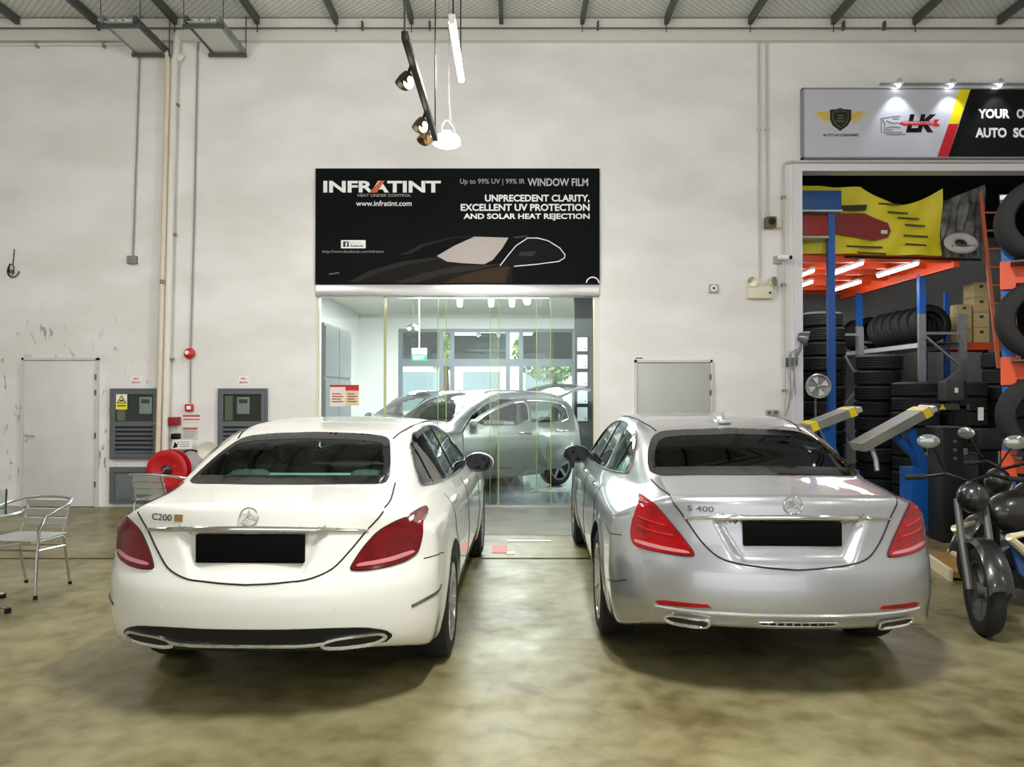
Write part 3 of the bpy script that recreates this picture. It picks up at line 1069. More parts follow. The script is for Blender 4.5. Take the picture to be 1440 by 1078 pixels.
def saloon(P, C):
    loc, rz = C['pose']
    root = thing(C['name'], C['label'], 'car', loc, rz)
    B = Body(P)
    paint = C['paint']
    g_rear, g_side = C['glass'], C['side_glass']
    rw = C['rear_window']
    rw_poly = rw + mirror_x(rw)[0:]
    dlo = C['dlo']
    rw_in = inset_poly(rounded(rw_poly, 2), 0.035)
    dlo_in = inset_poly(rounded(dlo, 2), 0.028)
    ws = C['windscreen'] + mirror_x(C['windscreen'])
    holes = [('rear', inset_poly(rounded(rw_poly, 2), 0.022), 0.15), ('left', inset_poly(rounded(dlo, 2), 0.02), 0.3), ('right', inset_poly(rounded(dlo, 2), 0.02), 0.3), ('front', inset_poly(ws, 0.02), 0.15)]
    body = cut_body(B, paint, root, holes, P['wr'] + 0.045, lining=C['lining'])
    # --- rear window
    fr = B.patch('rear_window', 'rear', rw_poly, M_frit, root, 0.004, 0.02, 0.02, hole=rw_in)
    B.patch('pane', 'rear', rw_in, g_rear, fr, 0.002, 0.004, 0.03, smooth=0)
    # --- side windows
    for s in ('left', 'right'):
        f = B.patch('side_window', s, dlo, M_frit, root, 0.004, 0.02, 0.035, hole=dlo_in)
        B.patch('pane', s, dlo_in, g_side, f, 0.001, 0.004, 0.04, smooth=0)
        for (yb, w) in C['pillars']:
            zt = max(z for y, z in dlo)
            strip = [(yb - w, 0.94), (yb + w, 0.94), (yb + w - 0.03, zt + 0.01), (yb - w - 0.03, zt + 0.01)]
            inter = [p for p in resample(strip, 0.03) if pip(rounded(dlo, 2), *p)]
            if len(inter) > 4:
                B.patch('window_pillar', s, inter, M_frit, f, 0.007, 0.02, 0.04, smooth=0)
        B.line('window_chrome', s, dlo, M_chrome, f, 0.006, 0.006, True)
        # doors
        y0, y1, y2 = C['door_y']
        for ya in (y0, y1, y2):
            B.line('door_joint', s, [(ya, 0.30), (ya, 0.6), (ya + 0.01, 0.95)], M_seam, root, 0.0035)
        B.line('sill_joint', s, [(y0, 0.30), (y2, 0.30)], M_seam, root, 0.0035)
        for hy in C['handles']:
            p, n = B.hit(s, hy, C['handle_z'])
            sg = 1 if s == 'right' else -1
            hb = MB().rbox(p.x + sg * 0.008 - 0.016, p.x + sg * 0.008 + 0.016, hy - 0.11, hy + 0.11, C['handle_z'] - 0.016, C['handle_z'] + 0.016, 0.012, 3)
            h = hb.build('door_handle', C['handle_mat'], root)
        p, n = B.hit(s, C['mirror_y'] , C['mirror_z'] - 0.05)
        door_mirror(root, sg, sg * (abs(p.x) + 0.075), C['mirror_y'] + 0.03, C['mirror_z'] + 0.01, C['mirror_paint'])
    # --- windscreen
    wsf = B.patch('windscreen', 'front', ws, M_frit, root, 0.004, 0.02, 0.04, hole=inset_poly(ws, 0.04))
    B.patch('pane', 'front', inset_poly(rounded(ws, 2), 0.04), glass_mat('clear_car_glass', (205, 222, 214), 0.08), wsf, 0.001, 0.004, 0.05, smooth=0)
    # --- tail lamps
    for s in (1, -1):
        lp = C['lamp'] if s == 1 else mirror_x(C['lamp'])
        ls = C['lamp_strip'] if s == 1 else mirror_x(C['lamp_strip'])
        l = B.patch('tail_lamp', 'rear', lp, C['lamp_mat'], root, 0.010, 0.03, 0.02)
        B.patch('lamp_strip', 'rear', ls, M_lens_w, l, 0.0125, 0.01, 0.02)
        B.line('lamp_joint', 'rear', lp, M_seam, l, 0.004, 0.002, True)
        for q in C['lamp_ribs']:
            B.line('lamp_rib', 'rear', [(a * s, b) for a, b in q], mat('lamp_rib', (176, 14, 20), 0.2, coat=0.5), l, 0.006, 0.010)
    # --- boot lid
    for s in (1, -1):
        line3d(B, 'boot_joint', [(a * s, b, c) for a, b, c in C['boot_joint']], M_seam, root, 0.0045, 0.0015)
    zs, zh, xe = C['boot_strip']
    sv, sf = [], []
    N = 28
    for i in range(N + 1):
        x = -xe + 2 * xe * i / N
        zc = zs - 0.022 * (x / xe) ** 2
        h = zh * (1 - 0.45 * abs(x / xe) ** 3)
        yy = B.hit('rear', x, zs + 0.035)[0].y
        sv += [(x, yy + 0.03, zc - h), (x, yy - 0.012, zc - h), (x, yy - 0.016, zc), (x, yy - 0.008, zc + h), (x, yy + 0.03, zc + h)]
        if i:
            a = (i - 1) * 5
            sf += [(a + k, a + k + 1, a + k + 6, a + k + 5) for k in range(4)]
    MB().add(sv, sf, True).build('boot_chrome_strip', M_chrome, root, 0.9)
    star_emblem(B, root, 0, C['star_z'], C['star_r'])
    a, b, z0, z1 = C['plate']
    py = B.hit('rear', 0, (z0 + z1) / 2)[0].y
    MB().rbox(a, b, py - 0.022, py + 0.01, z0, z1, 0.006).build('number_plate', mat('blank_black_plate', (3, 3, 3), 0.8, spec=0.1), root)
    C['details'](B, root)
    # --- roof joints
    for s in (1, -1):
        line3d(B, 'roof_joint', [(a * s, b, c) for a, b, c in C['roof_joint']], M_seam, root, 0.006)
    # --- wheels
    for yc in P['axles']:
        for s in (-1, 1):
            wheel(root, s * (C['track'] / 2), yc, P['wr'], 0.235, s, C['rim_mat'])
    MB().box(-0.6, 0.6, 1.0, P['L'] - 0.6, 0.19, 0.24).build('underbody', M_black, root)
    # --- cabin
    y = C['seat_y']
    seat(root, 0, y[0], 0.45, M_seat, True)
    seat(root, -0.36, y[1], 0.40, M_seat)
    seat(root, 0.36, y[1], 0.40, M_seat)
    MB().rbox(-0.66, 0.66, y[2], y[2] + 0.42, 0.70, 0.97, 0.06, 3).build('dashboard', M_dash, root)
    st = MB().tube([(0.36 + 0.18 * math.cos(t), y[2] - 0.14 - 0.05 * math.sin(t), 0.90 + 0.17 * math.sin(t)) for t in np.linspace(0, 2 * math.pi, 24, endpoint=False)], 0.016, 6, True)
    st.bar((0.36, y[2] - 0.12, 0.9), (0.36, y[2] + 0.1, 0.85), 0.08, 0.06)
    st.build('steering_wheel', M_dash, root)
    MB().rbox(-0.52, 0.52, C['shelf'][0], C['shelf'][1], 1.07, 1.09, 0.008).build('parcel_shelf', C['shelf_mat'], root)
    MB().rbox(-0.12, 0.12, y[2] - 0.22, y[2] - 0.19, C['rv_z'] - 0.035, C['rv_z'] + 0.035, 0.012).build('rear_view_mirror', M_black, root)
    MB().box(-0.75, 0.75, 0.9, y[2] + 0.4, 0.30, 0.36).build('cabin_floor', M_black, root)
    return root, B

# ------------------------------------------------------------------ white saloon
def white_details(B, root):
    blk = mat('gloss_black_trim', (14, 17, 18), 0.35, spec=0.3)
    half = [(0.0, 0.468), (0.38, 0.466), (0.56, 0.452), (0.655, 0.42), (0.685, 0.385), (0.645, 0.352), (0.3, 0.350), (0.0, 0.350)]
    d = B.patch('diffuser', 'rear', half + mirror_x(half)[1:-1], blk, root, 0.006, 0.03, 0.025, smooth=1)
    for s in (1, -1):
        tip = [(0.36 * s, 0.372), (0.42 * s, 0.360), (0.60 * s, 0.362), (0.655 * s, 0.386), (0.63 * s, 0.412), (0.45 * s, 0.412), (0.375 * s, 0.398)]
        t = B.line('exhaust_trim', 'rear', tip, M_chrome, d, 0.010, 0.010, True, 0.02)
        B.patch('exhaust_opening', 'rear', inset_poly(tip, 0.004), mat('exhaust_black', (6, 6, 6), 0.6), t, 0.009, 0.01, 0.02, smooth=1)
        B.line('bumper_slit', 'right' if s == 1 else 'left', [(0.26, 0.515), (0.34, 0.532), (0.55, 0.55)], mat('dark_reflector', (60, 56, 50), 0.3), root, 0.009, -0.002)
        B.line('bumper_joint', 'right' if s == 1 else 'left', [(0.36, 0.735), (0.52, 0.73), (0.68, 0.70)], M_seam, root, 0.003)
        B.patch('bumper_sensor', 'rear', [(s * 0.43 + 0.012 * math.cos(t), 0.555 + 0.012 * math.sin(t)) for t in np.linspace(0, 6.28, 10, endpoint=False)], mat('sensor', (214, 214, 208), 0.4), root, 0.002, 0.004, 0.02, smooth=0)
    B.line('chrome_line', 'rear', [(-0.375, 0.392), (-0.30, 0.385), (0, 0.390), (0.30, 0.385), (0.375, 0.392)], M_chrome, d, 0.009, 0.012)
    body_text(B, 'badge_lettering', 'C200', -0.525, -0.405, 0.962, 0.995, mat('badge_chrome', (96, 98, 100), 0.3, 0.7), root, 0.015)
    B.patch('badge_plate', 'rear', [(-0.39, 0.962), (-0.345, 0.962), (-0.345, 0.996), (-0.39, 0.996)], mat('gold_badge', (176, 140, 88), 0.3, 0.6), root, 0.006, 0.01, 0.02, smooth=0)

paint_white = mat('white_car_paint', (222, 222, 215), 0.32, 0.0, 1.0)
paint_silver = mat('silver_car_paint', (172, 174, 178), 0.32, 0.75, 1.0)

saloon(P_WHITE, dict(
    name='saloon_car', label='white saloon car parked with its tail to the camera, beside the silver saloon', pose=CAR_POSE['white'],
    paint=paint_white, handle_mat=paint_white, mirror_paint=mat('mirror_white', (230, 230, 224), 0.2, coat=1),
    glass=glass_mat('green_car_glass', (214, 240, 226), 0.035, gain=0.6), side_glass=glass_mat('side_car_glass', (96, 112, 106), 0.10),
    rear_window=[(0.0, 1.097), (0.35, 1.094), (0.575, 1.086), (0.558, 1.15), (0.525, 1.23), (0.475, 1.316), (0.3, 1.337), (0.0, 1.346)],
    dlo=[(0.93, 1.040), (1.00, 1.14), (1.16, 1.25), (1.42, 1.325), (1.75, 1.352), (2.1, 1.355), (2.5, 1.325), (2.85, 1.235), (3.12, 1.09), (3.26, 0.99), (2.5, 0.985), (1.5, 1.008)],
    pillars=[(2.22, 0.06), (1.28, 0.02)], door_y=(1.30, 2.22, 3.32), handles=(1.48, 2.42), handle_z=0.90, mirror_y=3.05, mirror_z=0.98,
    windscreen=[(0.0, 1.09), (0.45, 1.08), (0.62, 1.06), (0.54, 1.22), (0.46, 1.33), (0.0, 1.375)],
    lamp=[(0.488, 0.742), (0.535, 0.822), (0.605, 0.905), (0.70, 0.952), (0.765, 0.958), (0.802, 0.925), (0.806, 0.86), (0.79, 0.772), (0.74, 0.742), (0.66, 0.728), (0.56, 0.722), (0.495, 0.728)],
    lamp_strip=[(0.51, 0.740), (0.66, 0.748), (0.775, 0.775), (0.76, 0.793), (0.65, 0.768), (0.52, 0.758)],
    lamp_ribs=[], lamp_mat=M_lens,
    boot_joint=[(0.60, 0.70, 1.075), (0.64, 0.45, 1.05), (0.635, 0.30, 1.02), (0.57, 0.19, 0.93), (0.50, 0.15, 0.84), (0.41, 0.09, 0.735), (0.29, 0.05, 0.69), (0.12, 0.03, 0.679), (0, 0.02, 0.677)],
    boot_strip=(0.935, 0.013, 0.565),
    star_z=0.992, star_r=0.045, plate=(-0.268, 0.268, 0.766, 0.905), details=white_details,
    roof_joint=[(0.50, 1.22, 1.315), (0.545, 1.5, 1.36), (0.57, 2.0, 1.385), (0.56, 2.6, 1.37), (0.55, 2.9, 1.30)],
    track=1.565, rim_mat=mat('rim_silver', (170, 172, 174), 0.25, 0.9), seat_y=(1.30, 2.25, 3.12), shelf=(0.80, 1.22), lining=mat('pale_lining', (128, 138, 132), 0.9), shelf_mat=mat('parcel_shelf_cloth', (178, 204, 194), 0.9), rv_z=1.27))

# ------------------------------------------------------------------ silver saloon
def silver_details(B, root):
    for s in (1, -1):
        B.patch('bumper_reflector', 'rear', [(s * a, b) for a, b in ((0.43, 0.482), (0.68, 0.464), (0.70, 0.480), (0.66, 0.492), (0.45, 0.498))], M_lens_b, root, 0.006, 0.015, 0.02, smooth=0)
        tip = [(0.45 * s, 0.374), (0.60 * s, 0.374), (0.645 * s, 0.388), (0.645 * s, 0.412), (0.60 * s, 0.420), (0.44 * s, 0.418), (0.435 * s, 0.39)]
        t = B.line('exhaust_trim', 'rear', tip, M_chrome, root, 0.010, 0.012, True, 0.02, smooth=1)
        B.patch('exhaust_opening', 'rear', inset_poly(tip, 0.003), mat('exhaust_dark', (22, 22, 22), 0.3), t, 0.010, 0.012, 0.02, smooth=0)
        B.line('bumper_joint', 'right' if s == 1 else 'left', [(0.34, 0.555), (0.45, 0.52), (0.62, 0.49)], M_seam, root, 0.003)
        B.line('wing_joint', 'right' if s == 1 else 'left', [(0.42, 0.79), (0.56, 0.775), (0.68, 0.78), (0.76, 0.80)], M_seam, root, 0.003)
    B.line('bumper_chrome_lip', 'rear', [(-0.70, 0.452), (-0.4, 0.456), (0, 0.457), (0.4, 0.456), (0.70, 0.452)], mat('bright_silver', (214, 215, 218), 0.2, 0.8, 1.0), root, 0.009, 0.002)
    st = B.line('diffuser_strip', 'rear', [(-0.19, 0.424), (0.19, 0.424), (0.205, 0.415), (0.19, 0.402), (-0.19, 0.402), (-0.205, 0.415)], M_chrome, root, 0.005, 0.006, True, 0.02, smooth=1)
    for k in range(9):
        x = -0.168 + k * 0.042
        B.patch('diffuser_slot', 'rear', [(x - 0.014, 0.407), (x + 0.014, 0.407), (x + 0.014, 0.420), (x - 0.014, 0.420)], M_black, st, 0.005, 0.006, 0.02, smooth=0)
    body_text(B, 'badge_lettering', 'S 400', -0.53, -0.40, 0.966, 0.996, mat('badge_chrome', (96, 98, 100), 0.3, 0.7), root, 0.015)
    fn = MB().prism([(1.50, 1.395), (1.66, 1.405), (1.655, 1.43), (1.60, 1.462), (1.57, 1.465), (1.55, 1.43)], -0.012, 0.012, 'x')
    fn.rbox(-0.045, 0.045, 1.47, 1.68, 1.38, 1.412, 0.01)
    fn.build('aerial_fin', paint_silver, root)

saloon(P_SILVER, dict(
    name='saloon_car', label='silver saloon car with dark tinted rear window, parked beside the white saloon', pose=CAR_POSE['silver'],
    paint=paint_silver, handle_mat=M_chrome, mirror_paint=mat('mirror_black', (24, 24, 25), 0.15, coat=1),
    glass=glass_mat('dark_car_glass', (22, 28, 27), 0.035, gain=0.4), side_glass=glass_mat('side_dark_glass', (70, 80, 78), 0.13),
    rear_window=[(0.0, 1.116), (0.35, 1.112), (0.635, 1.096), (0.63, 1.15), (0.60, 1.225), (0.545, 1.30), (0.45, 1.338), (0.0, 1.354)],
    dlo=[(1.12, 1.062), (1.14, 1.12), (1.30, 1.24), (1.55, 1.325), (1.85, 1.355), (2.3, 1.37), (2.75, 1.345), (3.1, 1.26), (3.42, 1.09), (3.55, 1.0), (2.7, 1.0), (1.7, 1.028)],
    pillars=[(2.50, 0.06), (1.50, 0.02)], door_y=(1.52, 2.50, 3.62), handles=(1.75, 2.75), handle_z=0.92, mirror_y=3.38, mirror_z=1.0,
    windscreen=[(0.0, 1.12), (0.45, 1.11), (0.64, 1.08), (0.56, 1.24), (0.47, 1.345), (0.0, 1.39)],
    lamp=[(0.495, 0.738), (0.56, 0.83), (0.635, 0.924), (0.69, 0.99), (0.725, 1.006), (0.772, 0.965), (0.80, 0.88), (0.81, 0.805), (0.795, 0.748), (0.73, 0.742), (0.66, 0.737), (0.55, 0.732)],
    lamp_strip=[(0.52, 0.744), (0.66, 0.750), (0.79, 0.768), (0.785, 0.788), (0.65, 0.768), (0.535, 0.760)],
    lamp_ribs=[[(0.60, 0.83), (0.70, 0.84), (0.77, 0.86)], [(0.64, 0.88), (0.72, 0.895), (0.77, 0.91)]], lamp_mat=M_lens_b,
    boot_joint=[(0.65, 0.70, 1.085), (0.63, 0.42, 1.05), (0.60, 0.24, 1.02), (0.545, 0.18, 0.93), (0.47, 0.13, 0.81), (0.39, 0.08, 0.732), (0.27, 0.05, 0.704), (0.12, 0.03, 0.692), (0, 0.02, 0.688)],
    boot_strip=(0.950, 0.013, 0.555),
    star_z=1.012, star_r=0.047, plate=(-0.255, 0.255, 0.797, 0.922), details=silver_details,
    roof_joint=[(0.50, 1.40, 1.335), (0.545, 1.7, 1.375), (0.57, 2.2, 1.40), (0.56, 2.8, 1.385), (0.55, 3.15, 1.32)],
    track=1.63, rim_mat=mat('rim_warm', (176, 168, 158), 0.3, 0.9), seat_y=(1.55, 2.55, 3.45), shelf=(0.80, 1.25), lining=None, shelf_mat=mat('dark_shelf', (30, 30, 31), 0.9), rv_z=1.29))
# ================================================================== ON THE LONG WALL
def wall_thing(name, label, cat, px, py, group=None, y=WY):
    return thing(name, label, cat, (wx(px), y, wz(py)), group=group)
def wb(px0, px1, py0, py1, d0, d1, r=0.0, mb=None):
    """box on the wall from drawing pixels; d0..d1 = distance proud of the wall"""
    mb = mb or MB()
    a = (wx(px0), wx(px1), WY - d1, WY - d0, wz(py1), wz(py0))
    return mb.rbox(*a, r) if r else mb.box(*a)
def wpoly(pts, d0, d1):
    return MB().prism([(wx(a), wz(b)) for a, b in pts], WY - d1, WY - d0, 'y')
def wtext(s, px0, px1, py0, py1, d, material, parent, bold=0.0, name='lettering', shear=0.0):
    return text(name, s, wx(px0), wx(px1), wz(py1), wz(py0), WY - d, material, parent, bold, shear=shear)
def wtube(pts, r, d=0.02, n=8, mb=None):
    return (mb or MB()).tube([(wx(p[0]), WY - (p[2] if len(p) > 2 else d), wz(p[1])) for p in pts], r, n)

P_white = mat('print_white', (240, 240, 240), 0.5)
P_grey = mat('print_grey', (150, 152, 154), 0.5)
# ------------------------------------------------------------------ black window-film banner
s1 = wall_thing('banner_sign', 'wide black window film banner with a dark car, above the glass shop front', 'sign', 643.5, 400)
wb(444, 843, 237, 399.5, 0.0, 0.045).build('board', mat('banner_black', (8, 11, 12), 0.75, noise=(4, 0.3, (12, 15, 16)), spec=0.12), s1, world=True)
K = lambda a, b: (430 + a * 0.29861, 230 + b * 0.29874)
def art(pts, col, d, name='print_shape', rough=0.5):
    return wpoly([K(a, b) for a, b in pts], 0.045, d).build(name, mat('print_%d_%d_%d' % col, col, 0.75, spec=0.12), s1, world=True)
wtext('INFRATINT', 455, 620, 254.5, 271, 0.0475, P_white, s1, 0.035)
art([(300, 138), (350, 82), (372, 82), (335, 138)], (206, 104, 66), 0.049)
wtext('HEAT UNDER CONTROL', 503, 578, 273, 277, 0.0475, P_grey, s1, 0.02)
wtext('www.infratint.com', 501, 579, 282.5, 290, 0.0475, P_white, s1, 0.01)
wtext('Up to 99% UV | 99% IR', 647, 738, 251.5, 261, 0.0475, P_grey, s1, 0.01)
wtext('WINDOW FILM', 742, 827, 251, 262, 0.0475, mat('print_silver', (186, 188, 190), 0.5), s1, 0.02)
wtext('UNPRECEDENT CLARITY,', 682, 829, 274, 285.5, 0.0475, P_white, s1, 0.03)
wtext('EXCELLENT UV PROTECTION', 648, 829, 287, 297, 0.0475, P_white, s1, 0.03)
wtext('AND SOLAR HEAT REJECTION', 652, 829, 300.5, 310.5, 0.0475, P_white, s1, 0.03)
fbx = wb(480, 514.5, 338, 349.5, 0.045, 0.0475).build('badge', P_white, s1, world=True)
wb(483, 491, 340, 347.5, 0.0475, 0.049).build('badge_square', mat('print_dark', (22, 26, 34), 0.5), fbx, world=True)
wtext('f', 486, 489.5, 341, 347.5, 0.0495, P_white, fbx, 0.03)
wtext('FIND US ON', 493, 508, 340.5, 342.8, 0.0485, P_grey, fbx)
wtext('facebook.', 493, 512, 344, 347.5, 0.0485, mat('print_dark', (22, 26, 34), 0.5), fbx, 0.02)
wtext('http://www.facebook.com/infratint', 454, 540, 352, 357, 0.0475, P_grey, s1)
art([(60, 560), (200, 558), (300, 505), (450, 460), (620, 438), (670, 465), (830, 480), (920, 470), (975, 490), (970, 563), (600, 563)], (30, 28, 26), 0.0462)
art([(430, 432), (470, 420), (545, 380), (680, 348), (800, 340), (800, 346), (685, 354), (560, 390), (500, 425)], (38, 40, 42), 0.0464)
art([(210, 556), (310, 503), (460, 462), (620, 441), (640, 450), (480, 476), (330, 520), (240, 560)], (44, 43, 42), 0.0466)
art([(420, 562), (560, 515), (700, 486), (860, 478), (920, 472), (800, 500), (640, 525), (520, 563)], (50, 45, 41), 0.0466)
art([(640, 563), (760, 520), (880, 492), (960, 486), (940, 563)], (58, 46, 36), 0.0465)
art([(618, 436), (700, 388), (795, 345), (955, 350), (925, 400), (880, 455), (840, 475), (740, 470), (665, 462)], (178, 170, 164), 0.047, rough=0.3)
art([(925, 478), (995, 388), (1050, 354), (1130, 362), (1195, 400), (1215, 435), (1195, 455), (985, 480)], (20, 22, 24), 0.047)
art([(1000, 436), (1012, 416), (1085, 414), (1070, 436)], (52, 55, 58), 0.0476)
art([(975, 346), (1040, 340), (1045, 348), (985, 352)], (66, 68, 70), 0.0472)
art([(110, 520), (160, 512), (158, 518), (112, 524)], (120, 122, 124), 0.047)
wtube([K(*p) + (0.048,) for p in ((915, 482), (955, 430), (990, 388), (1045, 352), (1090, 352), (1140, 364), (1195, 398), (1220, 430), (1218, 445), (1190, 462), (1090, 475), (980, 485))], 0.008, 0.048, 6).build('window_outline', P_white, s1, world=True)
wtube([K(1350 + 30 * math.cos(t), 566 - 30 * math.sin(t)) + (0.048,) for t in np.linspace(0.1, 3.0, 12)], 0.01, 0.048, 6).build('round_mark', P_white, s1, world=True)

# ------------------------------------------------------------------ tyre shop sign
s2 = wall_thing('shop_sign', 'long grey and black shop sign with a winged shield, over the tyre shop opening', 'sign', 1390, 223)
J = lambda a, b: (1120 + a * 0.2222, 110 + b * 0.2222)
wb(1128, 1600, 126, 223, 0.0, 0.08).build('board', mat('sign_lilac_grey', (196, 198, 208), 0.4), s2, world=True)
wpoly([(1363, 126.8), (1600, 126.8), (1600, 222.2), (1331, 222.2)], 0.08, 0.083).build('black_field', mat('sign_black', (9, 10, 12), 0.5, spec=0.2), s2, world=True)
wpoly([(1347, 126.8), (1363, 126.8), (1345.5, 175.5), (1332, 175.5)], 0.08, 0.084).build('yellow_band', mat('sign_yellow', (238, 216, 24), 0.4), s2, world=True)
wpoly([(1332, 175.5), (1345.5, 175.5), (1331, 222.2), (1315.5, 222.2)], 0.08, 0.084).build('red_band', mat('sign_red', (200, 16, 40), 0.4), s2, world=True)
fbm = MB()
wb(1127, 1600, 125, 127, 0.0, 0.09, mb=fbm); wb(1127, 1600, 222, 224, 0.0, 0.09, mb=fbm); wb(1127, 1129, 125, 224, 0.0, 0.09, mb=fbm)
fbm.build('frame', mat('sign_frame', (150, 152, 156), 0.35, 0.5), s2, world=True)
wtext('YOUR', 1373, 1417.5, 154.5, 168, 0.085, P_white, s2, 0.045)
wtext('O', 1427, 1438, 154.5, 168, 0.085, P_white, s2, 0.045)
wtext('AUTO', 1369, 1413, 181, 195, 0.085, P_white, s2, 0.045)
wtext('SO', 1422, 1443, 181, 195, 0.085, P_white, s2, 0.045)
for s in (1, -1):
    wg = [(90, 210), (205, 216), (205, 282), (180, 292), (150, 272), (150, 264), (125, 248), (125, 240), (104, 224)]
    pts = [J(a if s == 1 else 540 - a, b) for a, b in wg]
    o = wpoly(pts, 0.08, 0.083).build('wing', mat('sign_gold', (214, 194, 112), 0.4), s2, world=True)
    for k in range(3):
        q = [J((130 + k * 18) if s == 1 else 540 - (130 + k * 18), 228 + k * 14), J(200 if s == 1 else 340, 232 + k * 16)]
        wtube([q[0] + (0.0835,), q[1] + (0.0835,)], 0.0035, n=5).build('wing_feather', mat('feather_line', (150, 132, 70), 0.5), o, world=True)
sh = wpoly([J(*p) for p in ((204, 206), (250, 202), (270, 194), (290, 202), (340, 206), (338, 270), (318, 305), (270, 340), (222, 305), (206, 270))], 0.08, 0.086).build('shield', mat('shield_black', (26, 28, 20), 0.4), s2, world=True)
wtube([J(*p) + (0.087,) for p in ((222, 222), (270, 210), (320, 222), (318, 266), (304, 294), (270, 320), (236, 294), (224, 266), (222, 222))], 0.006, n=6).build('shield_rim', mat('shield_olive', (96, 98, 66), 0.4), sh, world=True)
for k, (a, b) in enumerate(((255, 286), (250, 290), (244, 296))):
    wpoly([J(a, 238 + k * 18), J(b, 238 + k * 18), J(b + 2, 246 + k * 18), J(a - 2, 246 + k * 18)], 0.086, 0.0875).build('shield_bar', mat('shield_olive', (96, 98, 66), 0.4), sh, world=True)
wtext('AUTO ACCESSORIES', 1155, 1206, 189.5, 193, 0.083, mat('sign_navy', (32, 34, 62), 0.4), s2, 0.03, shear=0.3)
wtext('LK', 1272, 1314.5, 162, 187.5, 0.083, mat('sign_black', (9, 10, 12), 0.5, spec=0.2), s2, 0.05, shear=0.25)
wr_ = [(640, 292), (670, 278), (855, 278), (868, 266), (895, 268), (880, 282), (882, 296), (900, 300), (885, 312), (860, 308), (850, 302), (670, 304)]
wpoly([J(*p) for p in wr_], 0.084, 0.087).build('spanner', mat('sign_red2', (206, 30, 38), 0.4), s2, world=True)
wtext('PERFORMANCE CENTRE', 1268, 1311, 172.4, 175.4, 0.0885, P_white, s2)
eng = MB()
for q in (((525, 262), (550, 258), (600, 248), (650, 246)), ((530, 262), (528, 320), (532, 352)), ((540, 270), (552, 300), (545, 330), (600, 330)), ((545, 345), (600, 348), (660, 348)), ((560, 275), (600, 290), (640, 288)), ((555, 360), (620, 362), (680, 360)), ((600, 262), (640, 262)), ((560, 318), (590, 312), (650, 318))):
    wtube([J(*p) + (0.0825,) for p in q], 0.0055, n=5, mb=eng)
eng.build('car_sketch', mat('sketch_grey', (120, 124, 132), 0.5), s2, world=True)
tr = wall_thing('track_light', 'grey track with three small spotlights above the long shop sign', 'light', 1340, 121)
wtube([(1235, 120), (1560, 120)], 0.016, 0.10, 8).build('track', M_galv, tr, world=True)
for px in (1259, 1333, 1400):
    MB().lathe([(0, 0.0), (0.03, 0.0), (0.042, 0.07), (0.038, 0.072), (0.034, 0.066), (0, 0.064)], 16, Matrix.Translation((wx(px), WY - 0.16, wz(116))) @ Matrix.Rotation(R(160), 4, 'X')).build('spot_head', mat('spot_grey', (190, 192, 194), 0.4), tr, world=True)
    MB().ell((wx(px), WY - 0.142, wz(123)), (0.034, 0.02, 0.034), 12, 8).build('bulb', mat('spot_bulb', (255, 255, 255), 0.4, emit=(240, 246, 255), estr=14), tr, world=True)
    MB().bar((wx(px), WY - 0.09, wz(120)), (wx(px), WY - 0.15, wz(117)), 0.015).build('spot_arm', M_galv, tr, world=True)
    l = bpy.data.lights.new('sign_spot', 'SPOT'); l.energy = 14; l.spot_size = R(75); l.spot_blend = 0.6; l.color = (0.86, 0.93, 1); l.shadow_soft_size = 0.03
    lo = bpy.data.objects.new('sign_spot', l); lo.location = (wx(px), WY - 0.30, wz(124)); lo.rotation_euler = (R(22), 0, 0); COL.objects.link(lo)

# ------------------------------------------------------------------ doors in the wall
def flush_door(idx, x0, x1, yt, handle, leafmat, rust):
    d = struct(wb(x0 + 3, x1 - 3, yt + 4, 711, 0.0, 0.03, 0.004).build('door_%d' % idx, leafmat))
    f = MB()
    wb(x0, x0 + 3, yt, 712, 0, 0.05, mb=f); wb(x1 - 3, x1, yt, 712, 0, 0.05, mb=f); wb(x0, x1, yt, yt + 3.5, 0, 0.05, mb=f)
    f.build('door_frame', mat('door_frame_paint', (206, 206, 203), 0.5), d, world=True)
    for py in (530, 552, 612, 680):
        wtube([(x1 - 3, py - 4), (x1 - 3, py + 4)], 0.014, 0.05, 8).build('hinge', mat('rusty_hinge', (120, 92, 74), 0.6) if rust else M_galv, d, world=True)
    if handle:
        h = wtube([(40, 612, 0.03), (40, 612, 0.075), (44, 612, 0.08), (54, 612.5, 0.08)], 0.008, 0.05, 8)
        h.lathe([(0, 0.0), (0.026, 0.0), (0.024, 0.012), (0, 0.012)], 18, Matrix.Translation((wx(40), WY - 0.03, wz(612))) @ Matrix.Rotation(R(90), 4, 'X'))
        h.build('lever_handle', M_chrome, d, world=True)
        MB().lathe([(0, 0.0), (0.024, 0.0), (0.02, 0.012), (0, 0.012)], 18, Matrix.Translation((wx(40), WY - 0.03, wz(619))) @ Matrix.Rotation(R(90), 4, 'X')).build('key_plate', M_chrome, d, world=True)
    return d
flush_door(1, 33, 140, 503, True, mat('door_white', (222, 222, 221), 0.35, noise=(2.5, 0.5, (206, 207, 207))), True)
flush_door(2, 892, 1001, 506, False, mat('door_grey', (178, 180, 178), 0.4, noise=(3, 0.4, (170, 172, 170))), True)
dt = wall_thing('door_tag', 'tiny white name plate above the left corner of the grey door', 'sign', 899, 506)
wb(892.5, 905, 501.5, 505.5, 0.0, 0.006).build('plate', P_white, dt, world=True)
wb(894, 904, 502.7, 504.3, 0.006, 0.007).build('plate_line', mat('print_dark', (22, 26, 34), 0.5), dt, world=True)
dt = wall_thing('door_tag', 'tiny white name plate above the left corner of the white door', 'sign', 40, 503)
wb(35, 45, 498.5, 502, 0.0, 0.006).build('plate', mat('plate_grey', (206, 206, 202), 0.5), dt, world=True)

